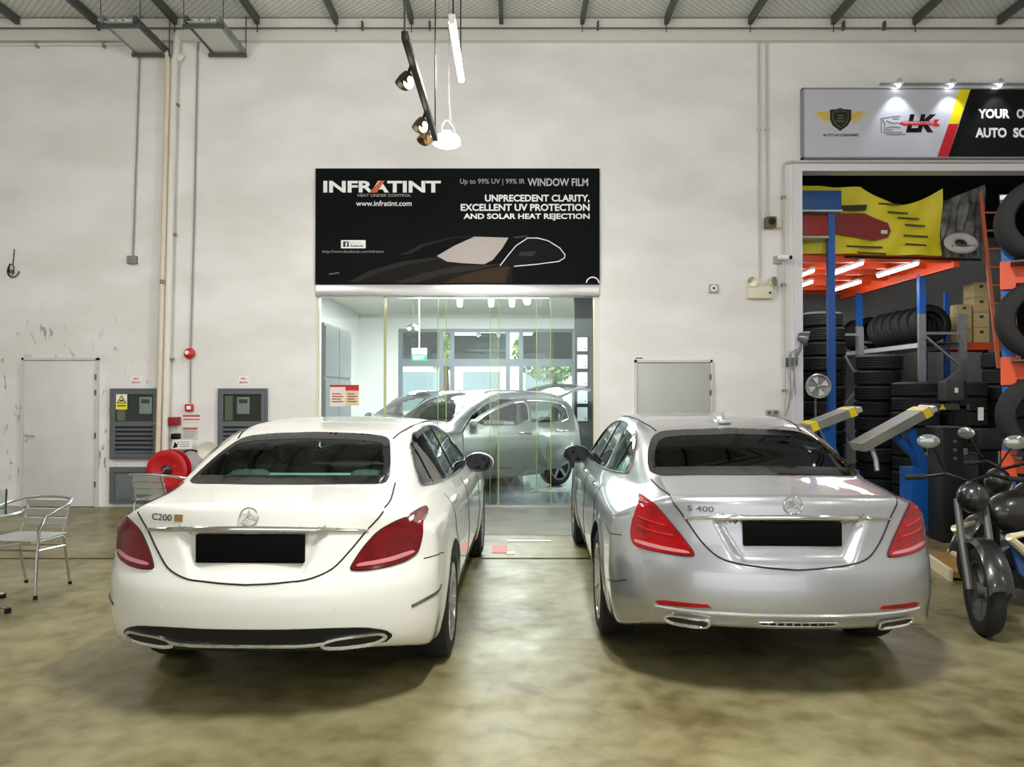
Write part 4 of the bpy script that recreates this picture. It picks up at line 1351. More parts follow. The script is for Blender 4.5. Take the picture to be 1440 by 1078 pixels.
# ------------------------------------------------------------------ meter cupboards
M_cup = mat('cupboard_grey', (94, 99, 104), 0.45)
M_cup_d = mat('cupboard_inside', (58, 60, 58), 0.7)
def ring(x0, x1, y0, y1, w, d0, d1):
    m = MB()
    wb(x0, x0 + w, y0, y1, d0, d1, mb=m); wb(x1 - w, x1, y0, y1, d0, d1, mb=m)
    wb(x0 + w, x1 - w, y0, y0 + w, d0, d1, mb=m); wb(x0 + w, x1 - w, y1 - w, y1, d0, d1, mb=m)
    return m
def cupboard(x0, label, meter_px, sticker):
    x1 = x0 + 69
    c = wall_thing('meter_cupboard', label, 'cupboard', x0 + 34.5, 645)
    ring(x0, x1, 546, 645, 2.2, 0.0, 0.05).build('outer_frame', M_cup, c, world=True)
    wb(x0 + 2, x1 - 2, 548, 643, 0.0, 0.008).build('back_plate', M_cup_d, c, world=True)
    dr = ring(x0 + 2.5, x1 - 2.5, 548.5, 642.5, 5.5, 0.03, 0.055)
    wb(x0 + 8, x1 - 8, 592, 599, 0.03, 0.055, mb=dr)
    dr = dr.build('door', M_cup, c, world=True)
    wb(x0 + 8, x1 - 8, 554, 592, 0.04, 0.045).build('pane', glass_mat('cupboard_glass', (240, 245, 242), 0.05), dr, world=True)
    for k in range(6):
        zc = 603.5 + k * 6.2
        MB().bar((wx(x0 + 8), WY - 0.04, wz(zc)), (wx(x1 - 8), WY - 0.04, wz(zc)), 0.006, 0.05, up=(0, 0.75, 0.66)).build('slat', M_cup, dr, world=True)
    MB().cyl((wx(x1 - 5), WY - 0.05, wz(595)), (wx(x1 - 5), WY - 0.062, wz(595)), 0.009, 10).build('lock', M_chrome, dr, world=True)
    m = wb(meter_px - 9, meter_px + 9, 558, 582, 0.008, 0.03, 0.01).build('meter', mat('meter_grey', (190, 194, 196), 0.4), c, world=True)
    wb(meter_px - 6, meter_px + 6, 561, 567, 0.03, 0.033).build('meter_window', mat('meter_lcd', (96, 104, 98), 0.2), m, world=True)
    wb(x0 + 9, x0 + 20, 556, 591, 0.008, 0.02).build('backboard', mat('ply_board', (142, 144, 122), 0.7), c, world=True)
    if sticker:
        st = wb(x0 + 8.5, x0 + 24.5, 553.5, 575.5, 0.046, 0.049).build('warning_sticker', mat('sticker_yellow', (236, 226, 66), 0.5), dr, world=True)
        wb(x0 + 9, x0 + 24, 554, 567.5, 0.049, 0.0495).build('sticker_field', P_white, st, world=True)
        wpoly([(x0 + 16.5, 555), (x0 + 23.5, 567), (x0 + 9.5, 567)], 0.0495, 0.050).build('warning_triangle', mat('sticker_black', (20, 20, 18), 0.5), st, world=True)
        wpoly([(x0 + 16.5, 557), (x0 + 21.5, 566), (x0 + 11.5, 566)], 0.050, 0.0505).build('warning_field', mat('sticker_yellow', (236, 226, 66), 0.5), st, world=True)
        wpoly([(x0 + 14, 562.6), (x0 + 19, 561.6), (x0 + 19, 564), (x0 + 14, 564.4)], 0.0505, 0.051).build('warning_mark', mat('sticker_black', (20, 20, 18), 0.5), st, world=True)
        wb(x0 + 10.5, x0 + 22.5, 569.5, 571, 0.049, 0.0495).build('sticker_line', mat('sticker_black', (20, 20, 18), 0.5), st, world=True)
    sg_ = wall_thing('notice', 'small red lettered notice above the meter cupboard %s' % ('nearest the white door' if sticker else 'above the white car roof'), 'sign', x0 + 34.5, 540)
    wb(x0 + 27, x0 + 42, 528, 541, 0.0, 0.004).build('plate', P_white, sg_, world=True)
    wtext('NO', x0 + 31, x0 + 38, 530.5, 534, 0.0045, mat('sign_red', (200, 16, 40), 0.4), sg_, 0.03)
    wtext('SMOKING', x0 + 28.5, x0 + 40.5, 536, 539, 0.0045, mat('sign_red', (200, 16, 40), 0.4), sg_, 0.03)
    return c
cupboard(157, 'grey louvred meter cupboard with a yellow warning sticker, right of the white door', 206, True)
cupboard(308, 'grey louvred meter cupboard half hidden behind the white car roof', 343, False)
c = wall_thing('wall_cupboard', 'low grey cupboard hatch under the cupboard with the yellow sticker', 'cupboard', 192, 708)
ring(157, 227, 656, 707, 7, 0.0, 0.05).build('frame', M_cup, c, world=True)
wb(163, 221, 662, 701, 0.0, 0.02).build('panel', mat('hatch_panel', (112, 118, 120), 0.4), c, world=True)

# ------------------------------------------------------------------ pipes, conduits
M_cond = mat('grey_conduit', (150, 146, 142), 0.5)
t = wall_thing('drain_pipe', 'thick white drain pipe down the wall, right beside the thinner beige pipe', 'pipe', 246, 712)
m = wtube([(249, 45), (249, 70), (249, 76), (246, 86), (246, 100), (242, 300), (234, 711)], 0.048, 0.07, 14)
m.build('pipe_run', mat('pipe_white', (226, 224, 216), 0.45), t, world=True)
wtube([(256, 78), (251, 86)], 0.04, 0.07, 10).build('branch', mat('pipe_white', (226, 224, 216), 0.45), t, world=True)
for py in (148, 330, 505):
    wb(247 - py * 0.016, 254 - py * 0.016, py - 1.5, py + 1.5, 0.025, 0.09).build('bracket', mat('brass_bracket', (150, 132, 100), 0.5, 0.4), t, world=True)
t = wall_thing('drain_pipe', 'slim beige pipe down the wall, left of the thick white drain pipe', 'pipe', 233, 712)
wtube([(228, 54), (228, 62), (238, 80), (239, 95), (234.5, 320), (226.5, 711)], 0.034, 0.12, 12).build('pipe_run', mat('pipe_beige', (222, 210, 188), 0.45, noise=(5, 0.5, (208, 192, 166))), t, world=True)
wb(231, 236, 395, 401, 0.025, 0.16).build('bracket', mat('brass_bracket', (150, 132, 100), 0.5, 0.4), t, world=True)
t = wall_thing('conduit', 'thin grey conduit hanging from the cable tray to a small switch box', 'conduit', 190, 365)
wtube([(195, 76), (187, 360)], 0.011, 0.025).build('conduit_run', M_cond, t, world=True)
wb(180, 193, 360, 371, 0.0, 0.06, 0.006).build('switch_box', mat('switch_grey', (128, 126, 122), 0.5), t, world=True)
t = wall_thing('conduit', 'long thin conduit dropping from the roof to the round red alarm bell', 'conduit', 272, 570)
wtube([(277, 50), (273, 300), (269, 490)], 0.011, 0.025).build('conduit_run', M_cond, t, world=True)
wtube([(269, 505), (269, 567)], 0.009, 0.025).build('lower_run', M_cond, t, world=True)
t = wall_thing('cable_loop', 'loose black cable coiled on the bare wall at the far left', 'cable', 18, 390)
m = wtube([(18 + 9 * math.cos(a) * (1 - 0.03 * k), 381 + 9 * math.sin(a), 0.02 + 0.002 * k) for k, a in enumerate(np.linspace(0, 13, 40))], 0.007, 0.02, 6)
wtube([(18, 372), (20, 350)], 0.006, 0.02, 6, mb=m)
m.build('coil', M_black, t, world=True)
wb(14, 19, 379, 384, 0.0, 0.03).build('cable_box', mat('switch_grey', (128, 126, 122), 0.5), t, world=True)
t = wall_thing('conduit', 'white conduit running along the wall top at the far left under the roof', 'conduit', 90, 62)
wtube([(-300, 63), (185, 61)], 0.02, 0.04).build('conduit_run', mat('conduit_white', (216, 215, 208), 0.5), t, world=True)
for px in (51, 145):
    wb(px - 1.5, px + 1.5, 58, 66, 0, 0.07).build('clip', M_cond, t, world=True)
for px, y1, lab, top in ((1068, 392, 'white conduit down the wall to the twin-head emergency light', 52), (1079, 302, 'white conduit down the wall to the brown sounder', 47)):
    t = wall_thing('conduit', lab, 'conduit', px, y1)
    wtube([(px - 8 if px == 1068 else px, top - 5), (px, top + 8), (px, y1)], 0.014, 0.025).build('conduit_run', mat('conduit_pale', (196, 194, 188), 0.5), t, world=True)
    wb(px - 2.5, px + 2.5, 180, 183, 0, 0.045).build('clip', mat('conduit_pale', (196, 194, 188), 0.5), t, world=True)
t = wall_thing('conduit', 'pale conduit framing the tyre shop opening along its left side and top', 'conduit', 1102, 582)
wtube([(1101, 585), (1101, 234), (1104, 229), (1112, 228), (1500, 228)], 0.016, 0.06).build('conduit_run', mat('conduit_pale', (196, 194, 188), 0.5), t, world=True)
for py in (278, 401, 549):
    wb(1098, 1104, py - 2, py + 2, 0.025, 0.08).build('clip', M_cond, t, world=True)

# cable trays hung under the roof
for px0, px1, lab in ((195, 236, 'galvanised cable tray hung under the roof, directly above the drain pipes'), (302, 343, 'galvanised cable tray hung under the roof, right of the red bell conduit')):
    t = thing('cable_tray', lab, 'cable tray', (wx((px0 + px1) / 2), 10.2, wz(80)))
    x0, x1, z = wx(px0), wx(px1), wz(78)
    for x in (x0, x1):
        MB().box(x - 0.02, x + 0.02, 9.72, WY - 0.03, z, z + 0.09).build('side_rail', M_dsteel if (x == x1) == (px0 == 195) else M_galv, t, world=True)
    MB().box(x0, x1, 9.72, WY - 0.03, z + 0.005, z + 0.015).build('tray_floor', mat('tray_pale', (196, 198, 190), 0.5, 0.3), t, world=True)
    for yy in (9.78, 10.62):
        MB().box(x0 - 0.06, x1 + 0.06, yy - 0.02, yy + 0.02, z - 0.045, z - 0.002).build('strut', M_dsteel, t, world=True)
        for x in (x0 - 0.05, x1 + 0.05):
            MB().cyl((x, yy, z - 0.06), (x, yy, ZT + 0.12), 0.006, 6).build('hanger_rod', M_dsteel, t, world=True)
    for k in range(3):
        MB().tube([(x0 + 0.08 + k * 0.09, 9.72, z + 0.03), (x0 + 0.1 + k * 0.09, 10.2, z + 0.03), (x0 + 0.08 + k * 0.09, WY - 0.03, z + 0.03)], 0.012, 6).build('cable', mat('cable_grey', (120, 120, 116), 0.5), t, world=True)

# ------------------------------------------------------------------ fire equipment
def disc(px, py, prof, n=28):
    return MB().lathe(prof, n, Matrix.Translation((wx(px), WY, wz(py))) @ Matrix.Rotation(R(90), 4, 'X'))
t = wall_thing('alarm_bell', 'round red fire alarm bell high on the wall above the hose reel', 'alarm bell', 268, 505)
disc(268, 497, [(0, 0.0), (0.04, 0.0), (0.04, 0.03), (0.078, 0.03), (0.078, 0.045), (0.07, 0.07), (0.045, 0.085), (0.0, 0.09)]).build('gong', M_red, t, world=True)
disc(266, 496, [(0.0, 0.095), (0.028, 0.093), (0.03, 0.08)]).build('bell_label', P_white, t, world=True)
t = wall_thing('call_point', 'small red break-glass call point under the alarm bell', 'call point', 267, 578)
wb(262, 273, 568, 578, 0.0, 0.05, 0.006).build('housing', M_red, t, world=True)
wb(264.5, 270.5, 570.5, 575.5, 0.05, 0.053).build('glass', P_white, t, world=True)
t = wall_thing('fire_notice', 'white notice with pink lettering below the red call point', 'sign', 269, 592)
wb(256, 283, 581, 593, 0.0, 0.004).build('plate', mat('notice_white', (236, 232, 226), 0.5), t, world=True)
wb(257.5, 281.5, 583, 586, 0.004, 0.005).build('notice_line', mat('notice_pink', (196, 96, 100), 0.5), t, world=True)
wb(258, 281, 588.5, 590.5, 0.004, 0.005).build('notice_line', mat('notice_pink', (196, 96, 100), 0.5), t, world=True)
t = wall_thing('instruction_plate', 'grey instruction plate on the wall just above the hose reel', 'sign', 269, 617)
wb(257, 279, 600, 617, 0.0, 0.006).build('plate', mat('plate_grey', (206, 206, 202), 0.5), t, world=True)
wb(258, 278, 601, 604, 0.006, 0.007).build('plate_header', mat('notice_pink', (196, 96, 100), 0.5), t, world=True)
for k in range(4):
    wb(259, 277 - k * 1.5, 606 + k * 2.6, 607 + k * 2.6, 0.006, 0.007).build('plate_line', P_grey, t, world=True)
t = wall_thing('fire_box', 'small dark red box on the wall left of the instruction plate', 'fire box', 244.5, 597)
wb(242, 255, 586, 597.5, 0.0, 0.12, 0.006).build('housing', mat('dark_red', (140, 18, 28), 0.4), t, world=True)
wb(245, 255, 609, 617, 0.0, 0.10, 0.004).build('valve_box', M_black, t, world=True)
wb(246, 250, 597, 609, 0.0, 0.03).build('riser', mat('plate_grey', (206, 206, 202), 0.5), t, world=True)
t = wall_thing('hose_reel', 'large red fire hose reel mounted on the wall behind the white car', 'hose reel', 252, 690)
M_rl = Matrix.Translation((wx(252), WY - 0.24, wz(657))) @ Matrix.Rotation(R(90), 4, 'X')
MB().lathe([(0.05, 0.13), (0.16, 0.135), (0.19, 0.15), (0.25, 0.15), (0.275, 0.14), (0.275, 0.13), (0.25, 0.138), (0.19, 0.137), (0.16, 0.12), (0.05, 0.11)], 40, M_rl, closed=True).build('front_disc', M_red, t, world=True)
MB().lathe([(0.05, -0.02), (0.275, -0.02), (0.275, -0.01), (0.05, -0.01)], 40, M_rl, closed=True).build('back_disc', M_red, t, world=True)
for k in range(4):
    MB().lathe([(0.2 + 0.02 * math.cos(a), 0.02 + 0.027 * k + 0.014 * math.sin(a)) for a in np.linspace(0, 6.28, 8, endpoint=False)], 36, M_rl, closed=True).build('hose_turn', M_black, t, world=True)
MB().lathe([(0, 0.175), (0.03, 0.175), (0.05, 0.15), (0.075, 0.14), (0.08, 0.12)], 20, M_rl).build('hub', mat('dark_hub', (48, 30, 30), 0.4), t, world=True)
wtube([(247, 660, 0.40), (252, 655, 0.43), (257, 653, 0.43)], 0.018, n=8).build('hub_lever', M_chrome, t, world=True)
wb(249, 255, 655, 695, 0.0, 0.22).build('wall_bracket', M_red, t, world=True)
MB().lathe([(0.17, 0.0), (0.19, 0.0), (0.19, 0.02), (0.17, 0.02)], 28, Matrix.Translation((wx(272), WY - 0.05, wz(650))) @ Matrix.Rotation(R(90), 4, 'X'), closed=True).build('hose_guide', M_black, t, world=True)
t = wall_thing('fire_card', 'white instruction card with black marks on top of the hose reel', 'sign', 262, 632)
wpoly([(246, 631), (249, 617), (277, 617), (275, 630)], 0.10, 0.11).build('card', P_white, t, world=True)
wpoly([(248.5, 629), (251, 620), (254, 624), (257, 619), (254, 628)], 0.11, 0.112).build('card_mark', M_black, t, world=True)
for k in range(3):
    wb(258, 271, 620 + k * 3, 621 + k * 3, 0.11, 0.112).build('card_line', P_grey, t, world=True)
t = wall_thing('wall_horn', 'round cream wall horn between the hose reel and the white car', 'horn', 292, 640)
MB().lathe([(0.03, 0.0), (0.06, 0.02), (0.06, 0.13), (0.12, 0.17), (0.125, 0.185), (0.11, 0.18), (0.05, 0.15), (0.0, 0.145)], 28, Matrix.Translation((wx(293), WY, wz(632))) @ Matrix.Rotation(R(90), 4, 'X') @ Matrix.Rotation(R(18), 4, 'Y')).build('bowl', mat('horn_cream', (214, 212, 196), 0.4), t, world=True)

# ------------------------------------------------------------------ right part of the wall
t = wall_thing('emergency_light', 'cream twin-head emergency light on the wall left of the tyre shop', 'emergency light', 1067, 420)
wb(1050, 1084, 403, 420, 0.0, 0.09, 0.008).build('battery_box', mat('lamp_cream', (224, 218, 194), 0.45), t, world=True)
for px, rot in ((1058, -20), (1081, 35)):
    h = MB().lathe([(0.0, 0.0), (0.03, 0.0), (0.06, 0.03), (0.072, 0.07), (0.074, 0.085), (0.066, 0.085)], 24, Matrix.Translation((wx(px), WY - 0.04, wz(397))) @ Matrix.Rotation(R(rot), 4, 'Z') @ Matrix.Rotation(R(90), 4, 'X')).build('lamp_head', mat('lamp_cream', (224, 218, 194), 0.45), t, world=True)
    MB().lathe([(0.0, 0.085), (0.068, 0.08)], 24, Matrix.Translation((wx(px), WY - 0.04, wz(397))) @ Matrix.Rotation(R(rot), 4, 'Z') @ Matrix.Rotation(R(90), 4, 'X')).build('lens', mat('lamp_lens', (190, 184, 160), 0.1, 0.6), h, world=True)
    MB().cyl((wx(px), WY - 0.05, wz(398)), (wx(px), WY - 0.05, wz(404)), 0.015, 8).build('lamp_post', mat('lamp_cream', (224, 218, 194), 0.45), t, world=True)
wb(1079, 1082, 411, 414, 0.09, 0.093).build('test_button', M_black, t, world=True)
t = wall_thing('junction_box', 'small square box with a dark round hole, alone on the white wall', 'junction box', 1003, 412)
wb(997, 1009, 400, 411.5, 0.0, 0.05, 0.005).build('housing', mat('switch_grey2', (170, 170, 168), 0.5), t, world=True)
disc(1003, 405.5, [(0.0, 0.052), (0.028, 0.052), (0.045, 0.05), (0.045, 0.048)]).build('face', P_white, t, world=True)
disc(1003, 405.5, [(0.0, 0.054), (0.018, 0.054), (0.018, 0.05)]).build('hole', M_black, t, world=True)
t = wall_thing('security_camera', 'small white bullet security camera at the left edge of the tyre shop', 'security camera', 1096, 370)
wb(1088, 1098, 360, 371, 0.0, 0.06, 0.005).build('base', mat('switch_grey2', (170, 170, 168), 0.5), t, world=True)
MB().cyl((wx(1093), WY - 0.10, wz(363)), (wx(1103), WY - 0.26, wz(366)), 0.035, 14).build('barrel', P_white, t, world=True)
MB().cyl((wx(1103), WY - 0.262, wz(366)), (wx(1103.5), WY - 0.27, wz(366.2)), 0.028, 14).build('lens', M_black, t, world=True)
wtube([(1094, 370, 0.02), (1094, 412, 0.02)], 0.007).build('lead', mat('conduit_pale', (196, 194, 188), 0.5), t, world=True)
t = wall_thing('sounder', 'brown and cream sounder box on the wall below the thin conduit', 'sounder', 1086, 322)
wb(1083, 1097, 308, 321, 0.0, 0.10, 0.01).build('back_box', mat('lamp_cream', (224, 218, 194), 0.45), t, world=True)
wb(1074, 1088, 307, 322, 0.02, 0.16, 0.012).build('front_box', mat('sounder_brown', (104, 84, 50), 0.5), t, world=True)
MB().lathe([(0, 0.0), (0.05, 0.0), (0.05, 0.01), (0.03, 0.012), (0, 0.004)], 18, Matrix.Translation((wx(1081), WY - 0.16, wz(314))) @ Matrix.Rotation(R(90), 4, 'X')).build('mouth', M_black, t, world=True)
wtube([(1079, 300, 0.03), (1079, 307, 0.05)], 0.03, n=10).build('gland', mat('conduit_pale', (196, 194, 188), 0.5), t, world=True)
t = wall_thing('wall_socket', 'grey twin wall socket just above the silver car roof', 'socket', 1085, 583)
wb(1076, 1094, 576, 584, 0.0, 0.05, 0.006).build('plate', mat('switch_grey2', (170, 170, 168), 0.5), t, world=True)
for px in (1080, 1089):
    wb(px - 2.5, px + 2.5, 577.5, 582, 0.05, 0.053).build('outlet', M_grey, t, world=True)
t = wall_thing('spotlight', 'grey flood lamp with trailing cables at the left edge of the tyre shop opening', 'lamp', 1126, 520)
MB().lathe([(0, 0.0), (0.05, 0.0), (0.08, 0.05), (0.095, 0.14), (0.085, 0.142), (0.07, 0.13), (0, 0.12)], 22, Matrix.Translation((wx(1117), WY - 0.14, wz(474))) @ Matrix.Rotation(R(105), 4, 'Y') @ Matrix.Rotation(R(20), 4, 'X')).build('lamp_head', mat('lamp_grey', (110, 112, 112), 0.3, 0.5), t, world=True)
wtube([(1122, 478, 0.15), (1121, 492, 0.12), (1117, 502, 0.07), (1114, 520, 0.04)], 0.018).build('arm', M_galv, t, world=True)
wb(1101, 1108, 503, 516, 0.0, 0.05).build('clamp', M_grey, t, world=True)
wb(1112, 1119, 503, 514, 0.04, 0.09).build('clamp', M_grey, t, world=True)
for k, pts in enumerate((((1121, 490), (1110, 495), (1108, 530), (1111, 562), (1114, 530), (1112, 505)), ((1118, 492), (1107, 500), (1109, 545), (1106, 570), (1100, 585)), ((1122, 492), (1115, 497), (1113, 525), (1115, 555)))):
    wtube([p + (0.07 + 0.015 * k,) for p in pts], 0.008, n=6).build('cable', M_cond, t, world=True)
# ================================================================== SUSPENDED LAMPS
M_tube = mat('lit_tube', (255, 255, 255), 0.4, emit=(255, 252, 240), estr=25)
M_cord = mat('dark_cord', (40, 34, 36), 0.6)
for i, (lx, ly, lp) in enumerate(HALL_LAMPS):
    t = thing('tube_lamp', 'lit white tube lamp hung over the two saloons below the roof' if i == 0 else 'lit tube lamp hung under the hall roof, outside the view', 'lamp', (lx, ly, 4.80), group=None if i == 0 else 'hall tube lamps')
    MB().rbox(-0.03, 0.03, -0.64, 0.64, 0.035, 0.075, 0.008).build('batten', P_white, t)
    MB().tube([(0, -0.61, 0.012), (0, 0.61, 0.012)], 0.03, 12).build('tube', M_tube, t)
    for yy in (-0.63, 0.63):
        MB().rbox(-0.025, 0.025, yy - 0.012, yy + 0.012, -0.01, 0.06, 0.006).build('end_cap', P_white, t)
    for yy in (-0.5, 0.5):
        MB().cyl((0, yy, 0.07), (0, yy, ZT - 0.02 - 4.80), 0.008, 6).build('suspension_wire', M_cord, t)
# track with spot heads
t = thing('track_light', 'black suspended track with clip spotlights hanging left of the glowing lamp', 'light', (-0.69, 5.9, 3.86))
z0 = 3.92
MB().rbox(-0.72, -0.675, 4.93, 6.95, z0 - 0.03, z0 + 0.03, 0.006).build('track', M_black, t, world=True)
for yy in (4.95, 6.93):
    MB().cyl((-0.70, yy, z0 + 0.02), (-0.70, yy, ZT - 0.02), 0.007, 6).build('suspension_wire', M_cord, t, world=True)
for yy, on, col in ((5.40, True, (30, 26, 20)), (6.30, True, (60, 52, 30)), (6.62, False, (120, 92, 50))):
    c = Vector((-0.74, yy, z0 - 0.06))
    h = MB().lathe([(0, 0.0), (0.035, 0.0), (0.05, 0.05), (0.055, 0.10), (0.05, 0.10), (0.04, 0.06), (0, 0.05)], 18, Matrix.Translation(c) @ Matrix.Rotation(R(160), 4, 'X') @ Matrix.Rotation(R(-20), 4, 'Y'))
    h = h.build('spot_head', mat('spot_%d' % col[0], col, 0.4, 0.3), t, world=True)
    MB().ell(tuple(c + Vector((0.01, -0.03, -0.07))), (0.036, 0.036, 0.045), 14, 10).build('bulb', mat('spot_warm', (255, 246, 220), 0.4, emit=(255, 240, 200), estr=9) if on else mat('spot_off', (196, 160, 110), 0.4), h, world=True)
    MB().bar(tuple(c + Vector((0.03, 0, 0.08))), tuple(c + Vector((0.0, 0, 0.0))), 0.018).build('spot_clip', M_black, h, world=True)
# high bay lamp
t = thing('high_bay_lamp', 'glowing high bay lamp hung on a hook in front of the banner', 'lamp', (-0.68, 7.95, 4.17))
MB().lathe([(0.0, 0.16), (0.05, 0.16), (0.07, 0.13), (0.12, 0.11), (0.15, 0.08), (0.155, 0.03), (0.15, 0.025), (0.14, 0.03), (0, 0.035)], 28).build('housing', mat('bay_housing', (200, 200, 186), 0.4, 0.3), t)
MB().ell((0, 0, 0.035), (0.14, 0.14, 0.045), 24, 10).build('diffuser', mat('bay_glow', (255, 255, 240), 0.4, emit=(255, 250, 214), estr=22), t)
MB().tube([(-0.06, 0, 0.13), (-0.05, 0, 0.22), (-0.02, 0, 0.27), (0.01, 0, 0.27), (0.06, 0, 0.20), (0.09, 0, 0.12)], 0.010, 8).build('hook', M_galv, t)
MB().tube([(0.04, 0, 0.25), (0.02, 0, 0.5), (0.02, 0, 1.6), (0.02, 0, ZT - 0.02 - 4.17)], 0.008, 6).build('suspension_wire', mat('grey_cord', (120, 116, 120), 0.5), t)
MB().ell((-0.17, 0, 0.08), (0.02, 0.02, 0.04), 10, 8).build('sensor', M_chrome, t)

# ================================================================== CHAIRS AND TABLE
def bistro_chair(label, loc, rz):
    """aluminium armchair: faces local -y"""
    c = thing('bistro_chair', label, 'chair', loc, rz)
    arm = []
    for s in (1, -1):
        side = [(s * 0.27, -0.22, 0.0), (s * 0.265, -0.20, 0.30), (s * 0.265, -0.18, 0.52), (s * 0.275, -0.12, 0.62), (s * 0.285, 0.0, 0.66), (s * 0.275, 0.14, 0.69), (s * 0.22, 0.25, 0.715), (s * 0.10, 0.295, 0.725)]
        arm += side if s == 1 else side[::-1]
    MB().tube(arm, 0.0125, 10).build('arm_loop', M_alu, c)
    for s in (1, -1):
        MB().tube([(s * 0.20, 0.26, 0.0), (s * 0.205, 0.21, 0.22), (s * 0.205, 0.18, 0.40), (s * 0.205, 0.15, 0.425), (s * 0.205, -0.20, 0.425)], 0.0115, 8).build('rear_leg', M_alu, c)
        MB().tube([(s * 0.19, 0.14, 0.425), (s * 0.19, 0.19, 0.46), (s * 0.185, 0.25, 0.62), (s * 0.18, 0.275, 0.715)], 0.010, 8).build('back_upright', M_alu, c)
        MB().cyl((s * 0.27, -0.2201, 0.0), (s * 0.27, -0.2185, 0.03), 0.016, 10).build('foot_cap', M_black, c)
        MB().cyl((s * 0.20, 0.2601, 0.0), (s * 0.20, 0.2575, 0.025), 0.015, 10).build('foot_cap', M_black, c)
        MB().tube([(s * 0.265, -0.20, 0.37), (s * 0.205, 0.19, 0.34)], 0.008, 6).build('stretcher', M_alu, c)
    MB().tube([(-0.265, -0.20, 0.37), (0.265, -0.20, 0.37)], 0.009, 6).build('stretcher', M_alu, c)
    MB().tube([(-0.205, 0.19, 0.34), (0.205, 0.19, 0.34)], 0.009, 6).build('stretcher', M_alu, c)
    msl = mat('chair_slat', (214, 216, 216), 0.3, 0.85)
    for k in range(7):
        y = -0.205 + k * 0.058
        MB().rbox(-0.225, 0.225, y, y + 0.05, 0.436, 0.446, 0.004, 1).build('seat_slat', msl, c)
    for k in range(3):
        z = 0.50 + k * 0.072
        y = 0.203 + (z - 0.46) * 0.33
        MB().rbox(-0.20, 0.20, y - 0.012, y - 0.002, z, z + 0.062, 0.004, 1).build('back_slat', msl, c)
    return c
bistro_chair('aluminium slatted armchair standing beside the glass table at the left', (-3.93, 6.18, 0), R(-7))
bistro_chair('aluminium slatted armchair half hidden behind the white saloon, in front of the hose reel', (-3.86, 8.45, 0), R(168))
t = thing('bistro_table', 'round glass bistro table on a metal star base at the left edge', 'table', (-4.02, 5.62, 0))
MB().lathe([(0, 0.705), (0.36, 0.705), (0.365, 0.711), (0.36, 0.717), (0, 0.717)], 48).build('table_top', glass_mat('table_glass', (232, 238, 234), 0.2), t)
MB().lathe([(0.357, 0.70), (0.368, 0.70), (0.372, 0.71), (0.368, 0.719), (0.362, 0.72), (0.362, 0.704)], 48, closed=True).build('table_rim', M_alu, t)
MB().lathe([(0.0, 0.12), (0.03, 0.12), (0.024, 0.2), (0.024, 0.66), (0.05, 0.70), (0.14, 0.703), (0, 0.704)], 20).build('pedestal', M_alu, t)
for k in range(4):
    a = R(-8 + k * 90)
    MB().tube([(0.02 * math.cos(a), 0.02 * math.sin(a), 0.13), (0.2 * math.cos(a), 0.2 * math.sin(a), 0.075), (0.36 * math.cos(a), 0.36 * math.sin(a), 0.032)], [0.02, 0.017, 0.013], 8).build('base_foot', M_alu, t)
    MB().cyl((0.36 * math.cos(a), 0.36 * math.sin(a), 0.0), (0.36 * math.cos(a), 0.36 * math.sin(a), 0.035), 0.022, 12).build('foot_pad', M_black, t)
t = thing('water_glass', 'clear drinking glass standing on the round glass table', 'glass', (-3.92, 5.88, 0.717))
MB().lathe([(0, 0.0), (0.032, 0.0), (0.036, 0.14), (0.033, 0.14), (0.029, 0.01), (0, 0.01)], 24).build('tumbler', glass_mat('tumbler_glass', (246, 250, 248), 0.12), t)

# ================================================================== FLOOR MARKS in front of the glass
def mark(name, label, x0, x1, y0, y1, col):
    o = MB().box(x0, x1, y0, y1, 0.0045, 0.0058).build(name, mat(name + '_%d' % col[0], col, 0.5))
    tag(o, label, 'floor tape')
mark('floor_tape', 'red tape patch on the floor between the two saloons', -0.20, -0.05, 7.64, 8.0, (206, 34, 40))
mark('floor_tape', 'thin white strip on the floor near the shop front, right of the red patch', -0.05, 0.42, 8.22, 8.30, (226, 226, 220))  # flat white strip lying just above the floor
mark('floor_tape', 'small white tape square on the floor in front of the red patch', -0.05, 0.03, 7.58, 7.70, (226, 226, 220))

